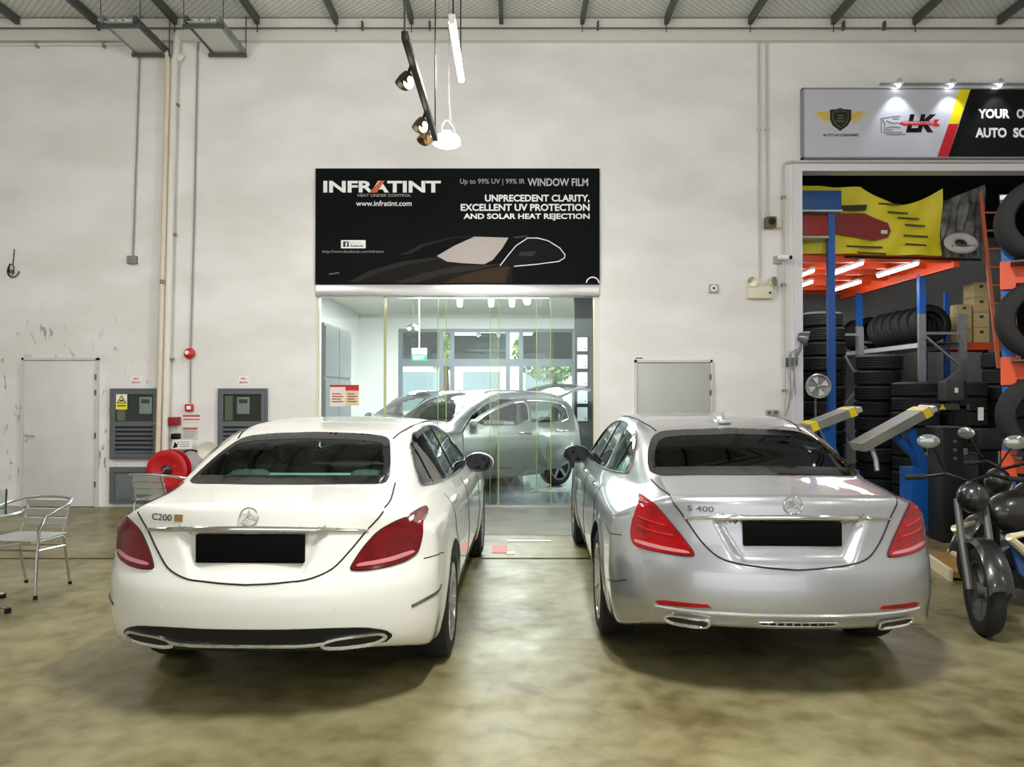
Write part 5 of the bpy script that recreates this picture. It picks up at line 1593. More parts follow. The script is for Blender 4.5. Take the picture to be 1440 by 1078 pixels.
# ================================================================== SHOWROOM
t = thing('wall_cabinet', 'tall dark grey cabinet inside the showroom against its left wall', 'cabinet', (-3.2, 11.95, 0))
MB().box(-0.5, 0.48, -0.9, 0.9, 0.0, 2.62).build('carcass', mat('cabinet_dark', (88, 94, 96), 0.4), t)
for k in range(2):
    for z0_, z1_ in ((0.06, 1.80), (1.84, 2.58)):
        MB().rbox(0.48, 0.50, -0.88 + k * 0.89, -0.02 + k * 0.89, z0_, z1_, 0.004, 1).build('cabinet_door', mat('cabinet_front', (104, 110, 110), 0.3, noise=(2, 0.4, (84, 90, 92))), t)
for px0, px1, py0, py1, lab, head in ((463, 485, 541, 571, 'white notice sheet stuck on the shop front glass, left of the red topped one', False), (485, 504, 541, 570, 'notice sheet with a red heading stuck on the shop front glass', True)):
    t = thing('notice', lab, 'poster', (wx((px0 + px1) / 2), WY + 0.034, wz(py1)))
    sh_ = MB().box(wx(px0), wx(px1), WY + 0.034, WY + 0.038, wz(py1), wz(py0)).build('sheet', mat('sheet_cream' if head else 'sheet_white', (216, 196, 160) if head else (226, 214, 208), 0.6), t, world=True)
    MB().box(wx(px0), wx(px1), WY + 0.033, WY + 0.034, wz(py0 + (8 if head else 3)), wz(py0)).build('heading', mat('sheet_red', (186, 26, 36), 0.5), t, world=True)
    for k in range(4):
        MB().box(wx(px0 + 3), wx(px1 - (3 if k % 2 else 6)), WY + 0.033, WY + 0.034, wz(py0 + 13.5 + k * 3.6), wz(py0 + 12 + k * 3.6)).build('print_line', mat('sheet_print', (150, 60, 56), 0.5), t, world=True)
# dark wall piece with framed certificates
struct(MB().box(1.22, 2.4, 14.9, 15.05, 0, SZ).build('wall_panel', mat('panel_dark', (44, 48, 52), 0.6, noise=(4, 0.6, (66, 70, 74)))))
names = ('top', 'second from the top', 'middle', 'fourth from the top', 'lowest')
for k in range(5):
    zc = 1.6 + (552 - (484 + k * 24.5)) * 14.9 / 1074
    xc = 1.37
    t = thing('framed_certificate', 'framed certificate on the dark showroom panel, %s in its column' % names[k], 'picture frame', (xc, 14.9, zc - 0.16), group='certificates on the dark panel')
    MB().box(xc - 0.12, xc + 0.12, 14.865, 14.9, zc - 0.155, zc + 0.155).build('frame', M_black, t, world=True)
    sh_ = MB().box(xc - 0.10, xc + 0.10, 14.862, 14.866, zc - 0.135, zc + 0.135).build('sheet', mat('certificate', (206, 214, 224), 0.4), t, world=True)
    MB().lathe([(0, 0), (0.016, 0)], 14, Matrix.Translation((xc + 0.06, 14.861, zc - 0.09)) @ Matrix.Rotation(R(90), 4, 'X')).build('seal', M_grey, sh_, world=True)
# exit sign
t = thing('exit_sign', 'green EXIT sign hanging from the showroom ceiling', 'sign', (-1.75, 14.4, 2.2))
MB().cyl((0, 0, 0.22), (0, 0, SZ - 2.2), 0.012, 8).build('rod', P_white, t)
MB().rbox(-0.14, 0.14, -0.03, 0.03, 0.12, 0.24, 0.005).build('housing', P_white, t)
gsn = MB().rbox(-0.14, 0.14, -0.03, 0.03, 0.0, 0.12, 0.004).build('sign_panel', mat('exit_green', (30, 170, 110), 0.4, emit=(30, 170, 110), estr=0.5), t)
text('lettering', 'EXIT', -0.105, 0.105, 0.025, 0.095, -0.0315, P_white, gsn, 0.03, world=False)
# ceiling gear
t = thing('ceiling_cassette', 'square air conditioning cassette in the showroom ceiling', 'air conditioner', (-0.55, 13.0, SZ - 0.06))
MB().rbox(-0.45, 0.45, -0.45, 0.45, 0.0, 0.06, 0.01).build('panel', P_white, t)
MB().box(-0.26, 0.26, -0.26, 0.26, -0.006, 0.0).build('grille', M_grey, t)
for k in range(4):
    a = R(90 * k)
    MB().box(-0.28, 0.28, -0.40, -0.33, -0.004, 0.001, Matrix.Rotation(a, 4, 'Z')).build('air_slot', M_dsteel, t)
t = thing('showroom_track', 'white ceiling track with two hanging spot lamps in the showroom', 'light', (-0.9, 14.6, SZ - 0.2))
MB().box(-1.3, 1.6, -0.02, 0.02, 0.10, 0.14).build('track', P_white, t)
for x in (-1.3, 1.6):
    MB().box(x - 0.02, x + 0.02, -0.02, 0.02, 0.14, 0.2).build('bracket', P_white, t)
for x in (-0.1, 0.5, 0.9):
    MB().lathe([(0, 0.0), (0.05, 0.01), (0.06, 0.12), (0.02, 0.14)], 16, Matrix.Translation((x, 0, -0.04))).build('spot_head', P_white, t)
    MB().ell((x, 0, -0.045), (0.045, 0.045, 0.02), 12, 8).build('bulb', mat('show_bulb', (255, 255, 255), 0.4, emit=(255, 246, 226), estr=8), t)
t = thing('wall_lamp', 'small two-lamp fitting with warm bulbs hanging above the EXIT sign', 'lamp', (-1.95, 15.0, 2.82))
MB().cyl((0, 0, 0.12), (0, 0, SZ - 2.82), 0.008, 6).build('rod', M_dsteel, t)
MB().lathe([(0.02, 0.14), (0.12, 0.08), (0.13, 0.06), (0.0, 0.07)], 20).build('shade', M_dsteel, t)
for x in (-0.07, 0.08):
    MB().ell((x, 0, 0.04), (0.04, 0.04, 0.035), 12, 8).build('bulb', mat('warm_bulb', (255, 220, 140), 0.4, emit=(255, 214, 130), estr=10), t)

# ------------------------------------------------------------------ showroom cars
P_HATCH = dict(L=4.4, w=0.925, mid=2.1, belt=1.0, crown=0.06, wr=0.335, axles=(0.82, 3.47), zbot=0.22, rear_raise=0.1, nst=90,
    top=[(-0.3, 0.9), (0.02, 1.05), (0.22, 1.40), (0.45, 1.58), (0.9, 1.64), (1.6, 1.66), (2.2, 1.63), (2.6, 1.50), (3.0, 1.27), (3.25, 1.12), (3.7, 1.04), (4.1, 0.93), (4.35, 0.75), (4.5, 0.6)],
    plan=[(0, 0.88), (0.8, 0.905), (2, 0.915), (3.5, 0.905), (4.2, 0.86)],
    inset=[(0.15, 0.07), (0.3, 0.03), (0.5, 0.0), (0.75, 0.0), (0.95, 0.02), (1.05, 0.06), (1.3, 0.16), (1.66, 0.30)],
    rear=[(0.15, 0.16), (0.35, 0.03), (0.55, 0.0), (0.75, 0.03), (1.0, 0.06), (1.2, 0.10), (1.7, 0.3)],
    front=[(0.15, 4.2), (0.3, 4.36), (0.5, 4.4), (0.75, 4.37), (0.95, 4.2), (1.1, 4.0)],
    rear_round=(0.45, 2.6), front_round=(0.75, 2.2), taper_rear=0.05, taper_y=1.2, taper_front=0.05, dents=[])
B_H = Body(P_HATCH)
def swing(o, hx, hy, deg):
    """turn an opened leaf about its upright hinge"""
    M = Matrix.Translation((hx, hy, 0)) @ Matrix.Rotation(R(deg), 4, 'Z') @ Matrix.Translation((-hx, -hy, 0))
    o.data.transform(M)
    for c_ in o.children:
        swing(c_, hx, hy, deg)
def hatchback(label, pose, paint, open_left, open_right, gate):
    root = thing('hatchback_car', label, 'car', pose[0], pose[1])
    B = B_H
    dlo = [(0.55, 1.13), (0.75, 1.38), (1.2, 1.50), (1.8, 1.52), (2.25, 1.47), (2.65, 1.30), (2.95, 1.10), (1.8, 1.07)]
    dlo_in = inset_poly(rounded(dlo, 2), 0.03)
    fd = [(1.92, 0.34), (2.90, 0.34), (3.02, 0.6), (3.02, 1.04), (2.70, 1.29), (2.28, 1.475), (1.95, 1.515), (1.93, 1.05)]
    fw = [(1.98, 1.10), (2.85, 1.10), (2.60, 1.29), (2.25, 1.43), (2.0, 1.46)]
    rd = [(1.05, 0.50), (1.25, 0.34), (1.86, 0.34), (1.87, 1.05), (1.87, 1.515), (1.3, 1.505), (0.98, 1.44), (0.90, 1.10), (0.92, 0.8)]
    rwn = [(1.0, 1.11), (1.81, 1.10), (1.81, 1.465), (1.33, 1.455), (1.08, 1.40)]
    ws = [(0.0, 1.18), (0.45, 1.165), (0.66, 1.14), (0.58, 1.36), (0.48, 1.55), (0.0, 1.60)]
    ws = ws + mirror_x(ws)
    rw = [(0.0, 1.08), (0.5, 1.09), (0.60, 1.12), (0.55, 1.40), (0.46, 1.50), (0.0, 1.52)]
    rw = rw + mirror_x(rw)
    holes = [('front', inset_poly(ws, 0.02), 0.15), ('rear', inset_poly(rw, 0.02), 0.1)]
    for s, op in (('left', open_left), ('right', open_right)):
        holes.append((s, inset_poly(rounded(dlo, 2), 0.02), 0.3))
        if 'f' in op: holes.append((s, inset_poly(fd, 0.03), 0.3))
        if 'r' in op: holes.append((s, inset_poly(rd, 0.03), 0.3))
    cut_body(B, paint, root, holes, P_HATCH['wr'] + 0.05)
    g = glass_mat('hatch_glass', (120, 140, 136), 0.10)
    f = B.patch('windscreen', 'front', ws, M_frit, root, 0.004, 0.02, 0.05, hole=inset_poly(ws, 0.04))
    B.patch('pane', 'front', inset_poly(rounded(ws, 2), 0.04), glass_mat('clear_car_glass', (205, 222, 214), 0.08), f, 0.001, 0.004, 0.06, smooth=0)
    for s, op in (('left', open_left), ('right', open_right)):
        sg = 1 if s == 'right' else -1
        if not op:
            f = B.patch('side_window', s, dlo, M_frit, root, 0.004, 0.02, 0.05, hole=dlo_in)
            B.patch('pane', s, dlo_in, g, f, 0.001, 0.004, 0.06, smooth=0)
        for key, dp, wp, hinge, deg, hz in (('f', fd, fw, 3.0, 38, 2.05), ('r', rd, rwn, 1.85, 46, 1.12)):
            if key not in op:
                continue
            d = B.patch('door', s, dp, paint, root, 0.002, 0.06, 0.05, hole=wp, smooth=1)
            B.patch('pane', s, inset_poly(rounded(wp, 1), -0.01), g, d, -0.01, 0.004, 0.07, smooth=0)
            B.line('window_chrome', s, wp, M_chrome, d, 0.008, 0.006, True, smooth=1)
            p, n = B.hit(s, hz, 0.98)
            MB().rbox(p.x - 0.018 + sg * 0.01, p.x + 0.018 + sg * 0.01, hz - 0.1, hz + 0.1, 0.965, 0.998, 0.01).build('door_handle', M_chrome, d)
            p, n = B.hit(s, hinge, 0.7)
            if key == 'f':
                mm = MB().ell((p.x + sg * 0.10, 2.86, 1.12), (0.11, 0.07, 0.075), 16, 10)
                mm.build('door_mirror', paint, d)
                B.line('rubbing_strip', s, [(1.98, 0.45), (2.85, 0.45)], M_chrome, d, 0.012, 0.004)
            bpy.context.view_layer.update()
            swing(d, p.x - sg * 0.02, hinge, sg * deg)
    if gate:
        gt = B.patch('tailgate', 'rear', [(-0.70, 0.95), (0.70, 0.95), (0.68, 1.15), (0.58, 1.45), (0.45, 1.55), (-0.45, 1.55), (-0.58, 1.45), (-0.68, 1.15)], paint, root, 0.003, 0.05, 0.06, hole=rw, smooth=1)
        B.patch('pane', 'rear', rw, g, gt, -0.004, 0.004, 0.08, smooth=0)
        for s in (1, -1):
            B.patch('tail_lamp', 'rear', [(s * 0.50, 1.0), (s * 0.68, 1.0), (s * 0.66, 1.1), (s * 0.52, 1.1)], M_lens, gt, 0.01, 0.02, 0.05, smooth=0)
        bpy.context.view_layer.update()
        M = Matrix.Translation((0, 0.42, 1.60)) @ Matrix.Rotation(R(-72), 4, 'X') @ Matrix.Translation((0, -0.42, -1.60))
        gt.data.transform(M)
        for c_ in gt.children: c_.data.transform(M)
    else:
        f = B.patch('rear_window', 'rear', rw, g, root, 0.002, 0.01, 0.06)
    for s in (1, -1):
        B.patch('head_lamp', 'front', [(s * 0.42, 0.80), (s * 0.74, 0.86), (s * 0.78, 0.92), (s * 0.70, 0.93), (s * 0.45, 0.86)], mat('head_lamp_glass', (226, 230, 232), 0.05, 0.2, coat=1), root, 0.008, 0.02, 0.05)
    B.patch('grille', 'front', [(-0.40, 0.42), (0.40, 0.42), (0.46, 0.62), (0.38, 0.72), (-0.38, 0.72), (-0.46, 0.62)], M_black, root, 0.006, 0.02, 0.06)
    B.line('roof_rail', 'top', [(-0.60, 0.7), (-0.61, 1.5), (-0.58, 2.3)], M_chrome, root, 0.016, 0.02)
    B.line('roof_rail', 'top', [(0.60, 0.7), (0.61, 1.5), (0.58, 2.3)], M_chrome, root, 0.016, 0.02)
    for yc in P_HATCH['axles']:
        for s in (-1, 1):
            wheel(root, s * 0.79, yc, P_HATCH['wr'], 0.22, s, mat('rim_dark', (120, 122, 124), 0.3, 0.9), 'five')
    seat(root, 0, 0.85, 0.50, M_seat, True)
    seat(root, -0.36, 1.85, 0.48, M_seat)
    seat(root, 0.36, 1.85, 0.48, M_seat)
    MB().rbox(-0.66, 0.66, 2.75, 3.15, 0.75, 1.06, 0.06, 3).build('dashboard', M_dash, root)
    MB().box(-0.66, 0.66, 2.98, 3.2, 1.07, 1.10).build('dash_sunshade', mat('sunshade_yellow', (206, 196, 92), 0.6), root)
    MB().box(-0.7, 0.7, 0.7, 2.9, 0.30, 0.36).build('cabin_floor', M_black, root)
    return root
ang = R(134)
hatchback('silver hatchback in the showroom with open side doors and raised tailgate', ((0.80, 14.42, 0), ang), mat('hatch_silver', (128, 134, 136), 0.28, 0.7, 1.0), 'fr', '', True)
hatchback('dark blue car behind the silver hatchback, its far front door standing open', ((0.05, 16.75, 0), R(128)), mat('hatch_navy', (66, 78, 92), 0.28, 0.4, 1.0), '', 'f', False)
t = thing('plastic_film', 'crumpled sheet of clear film on the showroom floor by the hatchback', 'film', (0.62, 12.55, 0))
rr_ = random.Random(4)
vs_ = []; fs_ = []
for i in range(9):
    for j in range(7):
        vs_.append((-0.35 + i * 0.085 + rr_.uniform(-.02, .02), -0.2 + j * 0.07 + rr_.uniform(-.02, .02), 0.003 + abs(rr_.gauss(0, 0.03)) * (1 if 0 < i < 8 and 0 < j < 6 else 0)))
        if i < 8 and j < 6: fs_.append((i * 7 + j, i * 7 + j + 1, (i + 1) * 7 + j + 1, (i + 1) * 7 + j))
MB().add(vs_, fs_, True).build('sheet', mat('film_shiny', (196, 206, 208), 0.1, 0.3), t)
# ================================================================== TYRE SHOP
def tyre_mesh(r, w, name='tyre'):
    h = w / 2
    rb = r * 0.60
    prof = [(rb, -h * 0.82), (rb + 0.015, -h * 0.98), (r - 0.06, -h), (r - 0.02, -h * 0.9), (r, -h * 0.72)]
    for k in (-0.45, -0.15, 0.15, 0.45):
        prof += [(r, h * (k - 0.10)), (r - 0.008, h * (k - 0.06)), (r - 0.008, h * (k + 0.06)), (r, h * (k + 0.10))]
    prof += [(r, h * 0.72), (r - 0.02, h * 0.9), (r - 0.06, h), (rb + 0.015, h * 0.98), (rb, h * 0.82), (rb + 0.02, h * 0.7), (r - 0.03, h * 0.5), (r - 0.03, -h * 0.5), (rb + 0.02, -h * 0.7)]
    m = MB().lathe(prof, 36, Matrix.Translation((0, 0, 0)), closed=True)
    m.v.append((0, 0, 0)); m.v.pop()
    o = m.build(name, mat('new_tyre', (13, 13, 14), 0.7), thing('tmp', 'x', 'x'))
    me = o.data
    p = o.parent
    bpy.data.objects.remove(o); bpy.data.objects.remove(p)
    return me
TY = {k: tyre_mesh(*v) for k, v in {'a': (0.33, 0.22), 'b': (0.35, 0.245), 'c': (0.31, 0.20)}.items()}
TR = {'a': (0.33, 0.22), 'b': (0.35, 0.245), 'c': (0.31, 0.20)}
def tyre(kind, loc, rot, label, group=None):
    o = bpy.data.objects.new('tyre', TY[kind])
    COL.objects.link(o)
    o.location = loc
    o.rotation_euler = rot
    return tag(o, label, 'tyre', group)
ORD = ('bottom', 'second', 'third', 'fourth', 'fifth', 'sixth', 'seventh', 'eighth', 'ninth', 'tenth', 'eleventh', 'twelfth')
def stack(x, y, z, n, kind, where):
    for k in range(n):
        label = ('topmost' if k == n - 1 else 'bottom' if k == 0 else ORD[k] + ' lowest') + ' tyre of the pile ' + where
        w = TR[kind][1]
        tyre(kind, (x + random.uniform(-.015, .015), y + random.uniform(-.015, .015), z + w / 2 + k * w), (0, 0, random.random()), label, 'tyre pile ' + where)

# mezzanine on orange steel
mz = thing('mezzanine', 'orange steel mezzanine inside the tyre shop, lit by tubes underneath', 'mezzanine', (5.3, 13.2, 0))
MB().box(3.96, 6.62, 11.40, 15.2, 3.68, 3.74).build('deck', mat('deck_rust', (150, 66, 36), 0.6), mz, world=True)
for k in range(7):
    yy = 11.43 + k * 0.62
    MB().box(3.96, 6.6, yy, yy + 0.06, 3.56, 3.68).build('joist', M_orange, mz, world=True)
MB().box(6.55, 6.63, 11.3, 15.2, 3.46, 3.70).build('edge_beam', M_orange, mz, world=True)
MB().box(3.96, 6.6, 11.35, 11.41, 3.54, 3.72).build('edge_beam', M_orange, mz, world=True)
for x, y in ((4.64, 11.10), (6.59, 12.28), (6.59, 14.48), (4.1, 15.1)):
    MB().box(x - 0.05, x + 0.05, y - 0.04, y + 0.04, 2.87 if x > 5 else 0, 3.5 if x > 5 or y > 12 else 4.20).build('post', M_blue, mz, world=True)
for x, y, wh in ((5.15, 11.82, 'second from the left in the front row'), (5.98, 11.85, 'rightmost'), (5.98, 13.7, 'in the back row at the right'), (4.7, 12.5, 'leftmost'), (5.15, 13.7, 'in the back row at the left')):
    t = thing('tube_lamp', 'lit tube lamp under the orange mezzanine, ' + wh, 'lamp', (x, y, 3.50), group='mezzanine tube lamps')
    MB().box(-0.03, 0.03, -0.62, 0.62, 0.02, 0.06).build('batten', P_white, t)
    MB().tube([(0, -0.6, 0), (0, 0.6, 0)], 0.022, 10).build('tube', mat('shop_tube', (255, 255, 255), 0.4, emit=(250, 252, 255), estr=18), t)
area_light('mezzanine_light', (5.3, 12.6, 3.46), 1.3, 40, (0.95, 0.98, 1), size_y=2.4)

# yellow tarpaulin banner hung above the mezzanine edge
t = thing('tarpaulin_banner', 'creased yellow tarpaulin banner with a red car, hung inside the tyre shop', 'banner', (5.6, 11.3, 3.62))
def wavy(x0, x1, ztop, zbot, yoff, n=40, m=12):
    vs_, fs_ = [], []
    for i in range(n + 1):
        u = i / n
        x = x0 + (x1 - x0) * u
        zt, zb = ztop(u), zbot(u)
        for j in range(m + 1):
            v = j / m
            vs_.append((x, 11.255 + yoff + 0.03 * math.sin(u * 13 + v * 4) + 0.02 * math.sin(u * 29 - v * 7), zb + (zt - zb) * v))
    for i in range(n):
        for j in range(m):
            a = i * (m + 1) + j
            fs_.append((a, a + m + 1, a + m + 2, a + 1))
    mb = MB().add(vs_, fs_, True)
    return mb
zt = lambda u: 4.66 - 0.05 * u - 0.24 * max(0, math.sin((u - 0.45) / 0.55 * math.pi)) if u > 0.45 else 4.66 - 0.05 * u
zb = lambda u: 3.66 - 0.04 * u
wavy(4.15, 6.35, zt, zb, 0).build('yellow_sheet', mat('tarp_yellow', (222, 206, 30), 0.5), t, world=True)
wavy(6.35, 6.98, lambda u: 4.42 + 0.25 * u, lambda u: 3.60, 0).build('photo_print', mat('tarp_photo', (110, 108, 106), 0.5, noise=(7, 1.0, (22, 22, 24))), t, world=True)
def tart(pts, col, name, dy=-0.075):
    return MB().prism([((a - 720) * 11.25 / 1074, 1.6 + (552 - b) * 11.25 / 1074) for a, b in pts], 11.28 + dy, 11.283 + dy, 'y').build(name, mat('tarp_%d_%d' % col[:2], col, 0.5), t, world=True)
cr = tart([(1128, 311), (1165, 305), (1180, 300), (1215, 300), (1232, 308), (1248, 314), (1252, 325), (1248, 334), (1228, 338), (1190, 332), (1165, 328), (1128, 326)], (128, 24, 22), 'car_print')
tart([(1182, 289), (1219, 288), (1217, 296), (1184, 296)], (30, 28, 20), 'black_print')
tart([(1238, 324), (1247, 324), (1247, 329), (1238, 329)], (220, 220, 214), 'plate_print', -0.08)
for a, b, w_ in ((1235, 285, 30), (1248, 297, 28), (1262, 305, 30), (1272, 315, 28), (1270, 330, 34), (1272, 342, 30), (1190, 345, 50), (1205, 354, 40)):
    tart([(a, b), (a + w_, b + 2), (a + w_, b + 4.5), (a, b + 2.5)], (64, 58, 22), 'text_line')
MB().tube([(4.9, 11.22, 3.60), (6.9, 11.22, 3.555)], 0.018, 8).build('bottom_pole', M_black, t, world=True)
ct = thing('gear_ring', 'pale ring shaped machine part at the right end of the yellow banner', 'machine part', (6.55, 11.1, 3.72))
MB().lathe([(0.13 + 0.06 * math.cos(a), 0.05 * math.sin(a)) for a in np.linspace(0, 6.28, 12, endpoint=False)], 28, Matrix.Translation((6.55, 11.12, 3.78)) @ Matrix.Rotation(R(70), 4, 'X') @ Matrix.Diagonal((1.3, 0.9, 1, 1)), closed=True).build('ring', mat('part_pale', (186, 184, 180), 0.5), ct, world=True)
MB().box(6.38, 6.72, 11.05, 11.2, 3.70, 3.74).build('shelf_bracket', M_dsteel, ct, world=True)
# crates top left
for z0_, z1_, col, lab in ((4.24, 4.52, (24, 74, 140), 'blue crate on top of the rack at the left edge of the tyre shop'), (3.86, 4.16, (150, 34, 24), 'red crate under the blue crate in the tyre shop')):
    t = thing('storage_crate', lab, 'crate', (4.42, 11.15, z0_))
    xr = 0.34 if col[0] == 24 else 0.14
    MB().rbox(-0.26, xr, -0.16, 0.04, 0, z1_ - z0_, 0.012).build('bin', mat('crate_%d' % col[0], col, 0.5), t)
    MB().box(-0.27, xr + 0.01, -0.17, 0.05, -0.03, -0.002).build('shelf_strip', mat('shelf_pale', (190, 188, 180), 0.5), t)

# grey tyre rack that runs back into the shop
rk = thing('tyre_rack', 'grey steel tyre rack with diagonal braces inside the tyre shop', 'rack', (6.8, 14.4, 0))
FX, FY = (6.55, 7.2), (12.2, 14.4, 16.6)
for y in FY:
    for x in FX:
        MB().box(x - 0.055, x + 0.055, y - 0.03, y + 0.03, 0, 2.86).build('upright', M_galv, rk, world=True)
    for z0_, z1_ in ((0.3, 0.9), (0.9, 1.5), (1.5, 2.0), (2.0, 2.55)):
        a, b = (FX if round(z0_ * 10) in (3, 15) else FX[::-1])
        MB().bar((a, y, z0_), (b, y, z1_), 0.03, 0.035).build('brace', M_galv, rk, world=True)
    for z in (0.3, 2.55):
        MB().bar((FX[0], y, z), (FX[1], y, z), 0.03, 0.04).build('cross_bar', M_galv, rk, world=True)
for x in FX:
    MB().bar((x, 12.2, 2.36), (x, 16.6, 2.36), 0.04, 0.07).build('beam', mat('beam_pale', (206, 208, 208), 0.4, 0.3), rk, world=True)
MB().box(FX[0], FX[1], 12.2, 16.6, 2.395, 2.41).build('shelf', M_dsteel, rk, world=True)
for k in range(9):
    tyre('c', (6.875, 12.55 + k * 0.30 + (0.27 if k > 5 else 0), 2.41 + 0.325), (R(74), 0, 0), '%s tyre from the front in the leaning row on the grey rack' % (('first',) + ORD[1:])[k], 'tyres in the row on the grey rack')
fr_ = thing('rack_frame', 'braced grey rack end frame between the blue post and the tyre row', 'rack frame', (6.0, 13.4, 0))
for x in (5.68, 6.12):
    MB().box(x - 0.045, x + 0.045, 13.37, 13.43, 0, 2.75).build('upright', M_galv, fr_, world=True)
for z0_, z1_, f in ((0.5, 1.15, 0), (1.15, 1.75, 1), (1.75, 2.55, 0)):
    MB().bar((5.68 if f else 6.12, 13.4, z0_), (6.12 if f else 5.68, 13.4, z1_), 0.03, 0.035).build('brace', M_galv, fr_, world=True)
MB().bar((5.68, 13.4, 2.62), (6.12, 13.4, 2.62), 0.03, 0.04).build('cross_bar', M_galv, fr_, world=True)
stack(5.25, 12.9, 0.0, 11, 'b', 'standing right behind the tall blue post')
tyre('b', (5.22, 12.9, 11 * 0.245 + 0.125), (0, 0, 0), 'wide tyre lying on its own on top of the pile behind the blue post', None)
stack(4.45, 12.6, 0.0, 10, 'b', 'at the left edge of the shop')
stack(5.9, 12.3, 0.0, 9, 'b', 'in front of the braced rack frame')
stack(6.75, 11.45, 0.0, 8, 'a', 'in front of the grey rack post')
stack(7.47, 11.5, 0.0, 9, 'b', 'below the brown cartons')
stack(8.22, 11.6, 0.0, 8, 'b', 'behind the blue and orange rack post')
stack(6.05, 11.45, 0.0, 8, 'a', 'left of the grey rack post')
# carton rack
rk = thing('carton_rack', 'orange beamed rack carrying brown cartons at the back of the tyre shop', 'rack', (7.4, 13.2, 0))
for x in (7.32, 8.4):
    for y in (12.85, 13.55):
        MB().box(x - 0.04, x + 0.04, y - 0.03, y + 0.03, 0, 3.3).build('upright', M_blue, rk, world=True)
for y in (12.82, 13.55):
    MB().box(7.32, 8.4, y - 0.03, y + 0.03, 2.32, 2.44).build('beam', M_orange, rk, world=True)
MB().box(7.32, 8.4, 12.85, 13.5, 2.40, 2.445).build('shelf', M_dsteel, rk, world=True)
M_ct = mat('carton', (206, 184, 132), 0.7)
def carton(x, z, w, h, d, label, white=False):
    t = thing('carton', label, 'box', (x, 13.0, z), group='cartons on the orange rack')
    MB().rbox(-w / 2, w / 2, -d / 2, d / 2, 0, h, 0.004, 1).build('box', mat('carton_white', (226, 226, 224), 0.6) if white else M_ct, t)
    MB().box(-w * 0.12, w * 0.12, -d / 2 - 0.003, -d / 2, h * 0.62, h * 0.80).build('hand_hole', mat('carton_dark', (70, 58, 40), 0.8), t)
    MB().box(-w / 2, w / 2, -0.03, 0.03, h, h + 0.002).build('tape', mat('carton_tape', (190, 160, 100), 0.4), t)
zz = 2.446
for k, nm in enumerate(('bottom', 'middle', 'upper')):
    carton(7.91, zz + k * 0.255, 0.26, 0.25, 0.3, 'brown carton, %s of the right hand column on the orange rack' % nm)
for k, nm in enumerate(('bottom', 'middle', 'upper')):
    carton(7.62, zz + k * 0.215, 0.25, 0.21, 0.3, 'brown carton, %s of the left hand column on the orange rack' % nm)
carton(7.91, zz + 3 * 0.255, 0.26, 0.25, 0.3, 'brown carton on the very top of the carton pile')
# ladder
ld = thing('ladder', 'orange ladder hanging upright in the tyre shop beside the brown cartons', 'ladder', (7.1, 11.0, 1.95))
for dx in (0, 0.30):
    MB().bar((7.0 + dx, 10.98, 1.95), (6.86 + dx, 11.15, 4.5), 0.05, 0.03).build('rail', mat('ladder_orange', (176, 92, 52), 0.5), ld, world=True)
for k in range(9):
    u = (k + 0.5) / 9.5
    c = Vector((7.0, 10.98, 1.95)).lerp(Vector((6.86, 11.15, 4.5)), u)
    MB().cyl(c, c + Vector((0.30, 0, 0)), 0.015, 8).build('rung', mat('ladder_orange', (176, 92, 52), 0.5), ld, world=True)
# round fan and paper
fan = thing('wall_fan', 'round grey fan on a stand at the left edge of the tyre shop', 'fan', (4.22, 10.55, 0))
FC = (4.22, 10.5, 1.69)
MB().cyl((4.22, 10.62, 0), (4.22, 10.62, 1.6), 0.018, 8).build('pole', M_dsteel, fan, world=True)
MB().lathe([(0, 0), (0.2, 0), (0.18, 0.03), (0, 0.04)], 24, Matrix.Translation((4.22, 10.62, 0))).build('base', M_dsteel, fan, world=True)
MB().lathe([(0.155, 0.0), (0.172, 0.02), (0.165, 0.07), (0.15, 0.07)], 32, Matrix.Translation((4.22, 10.56, 1.69)) @ Matrix.Rotation(R(90), 4, 'X'), closed=True).build('cage_ring', M_alu, fan, world=True)
MB().lathe([(0, 0.0), (0.155, 0.0), (0.155, 0.01), (0, 0.01)], 32, Matrix.Translation((4.22, 10.56, 1.69)) @ Matrix.Rotation(R(90), 4, 'X')).build('back_plate', mat('fan_back', (150, 152, 148), 0.4, 0.3), fan, world=True)
for k in range(4):
    a = R(20 + 90 * k)
    MB().prism([(4.22 + 0.03 * math.cos(a), 1.69 + 0.03 * math.sin(a)), (4.22 + 0.14 * math.cos(a - .3), 1.69 + 0.14 * math.sin(a - .3)), (4.22 + 0.14 * math.cos(a + .35), 1.69 + 0.14 * math.sin(a + .35))], 10.515, 10.525, 'y').build('blade', mat('fan_blade', (214, 216, 212), 0.4), fan, world=True)
MB().ell((4.22, 10.51, 1.69), (0.03, 0.03, 0.03), 12, 8).build('hub', M_chrome, fan, world=True)

# ------------------------------------------------------------------ lift ramps, tool tower in front of the shop
lf = thing('scissor_lift', 'blue scissor lift with two tilted grey ramps and yellow ramp ends', 'car lift', (4.6, 8.9, 0))
def ramp_(p, q, w):
    r = MB().bar(p, q, w, 0.10).build('ramp', mat('ramp_grey', (132, 132, 122), 0.5, noise=(6, 0.5, (104, 104, 96))), lf, world=True)
    P, Q = Vector(p), Vector(q)
    d = (Q - P).normalized()
    MB().bar(Q - d * 0.10, Q - d * 0.02, w + 0.01, 0.106).build('ramp_end', M_yellow, r, world=True)
    MB().bar(Q - d * 0.03, Q + d * 0.06, w + 0.005, 0.06).build('ramp_lip', mat('lip_pale', (196, 196, 186), 0.4, 0.4), r, world=True)
    return r
ramp_((3.95, 8.75, 0.98), (4.72, 8.75, 1.40), 0.34)
r2 = ramp_((3.62, 9.5, 1.15), (4.22, 9.5, 1.38), 0.34)
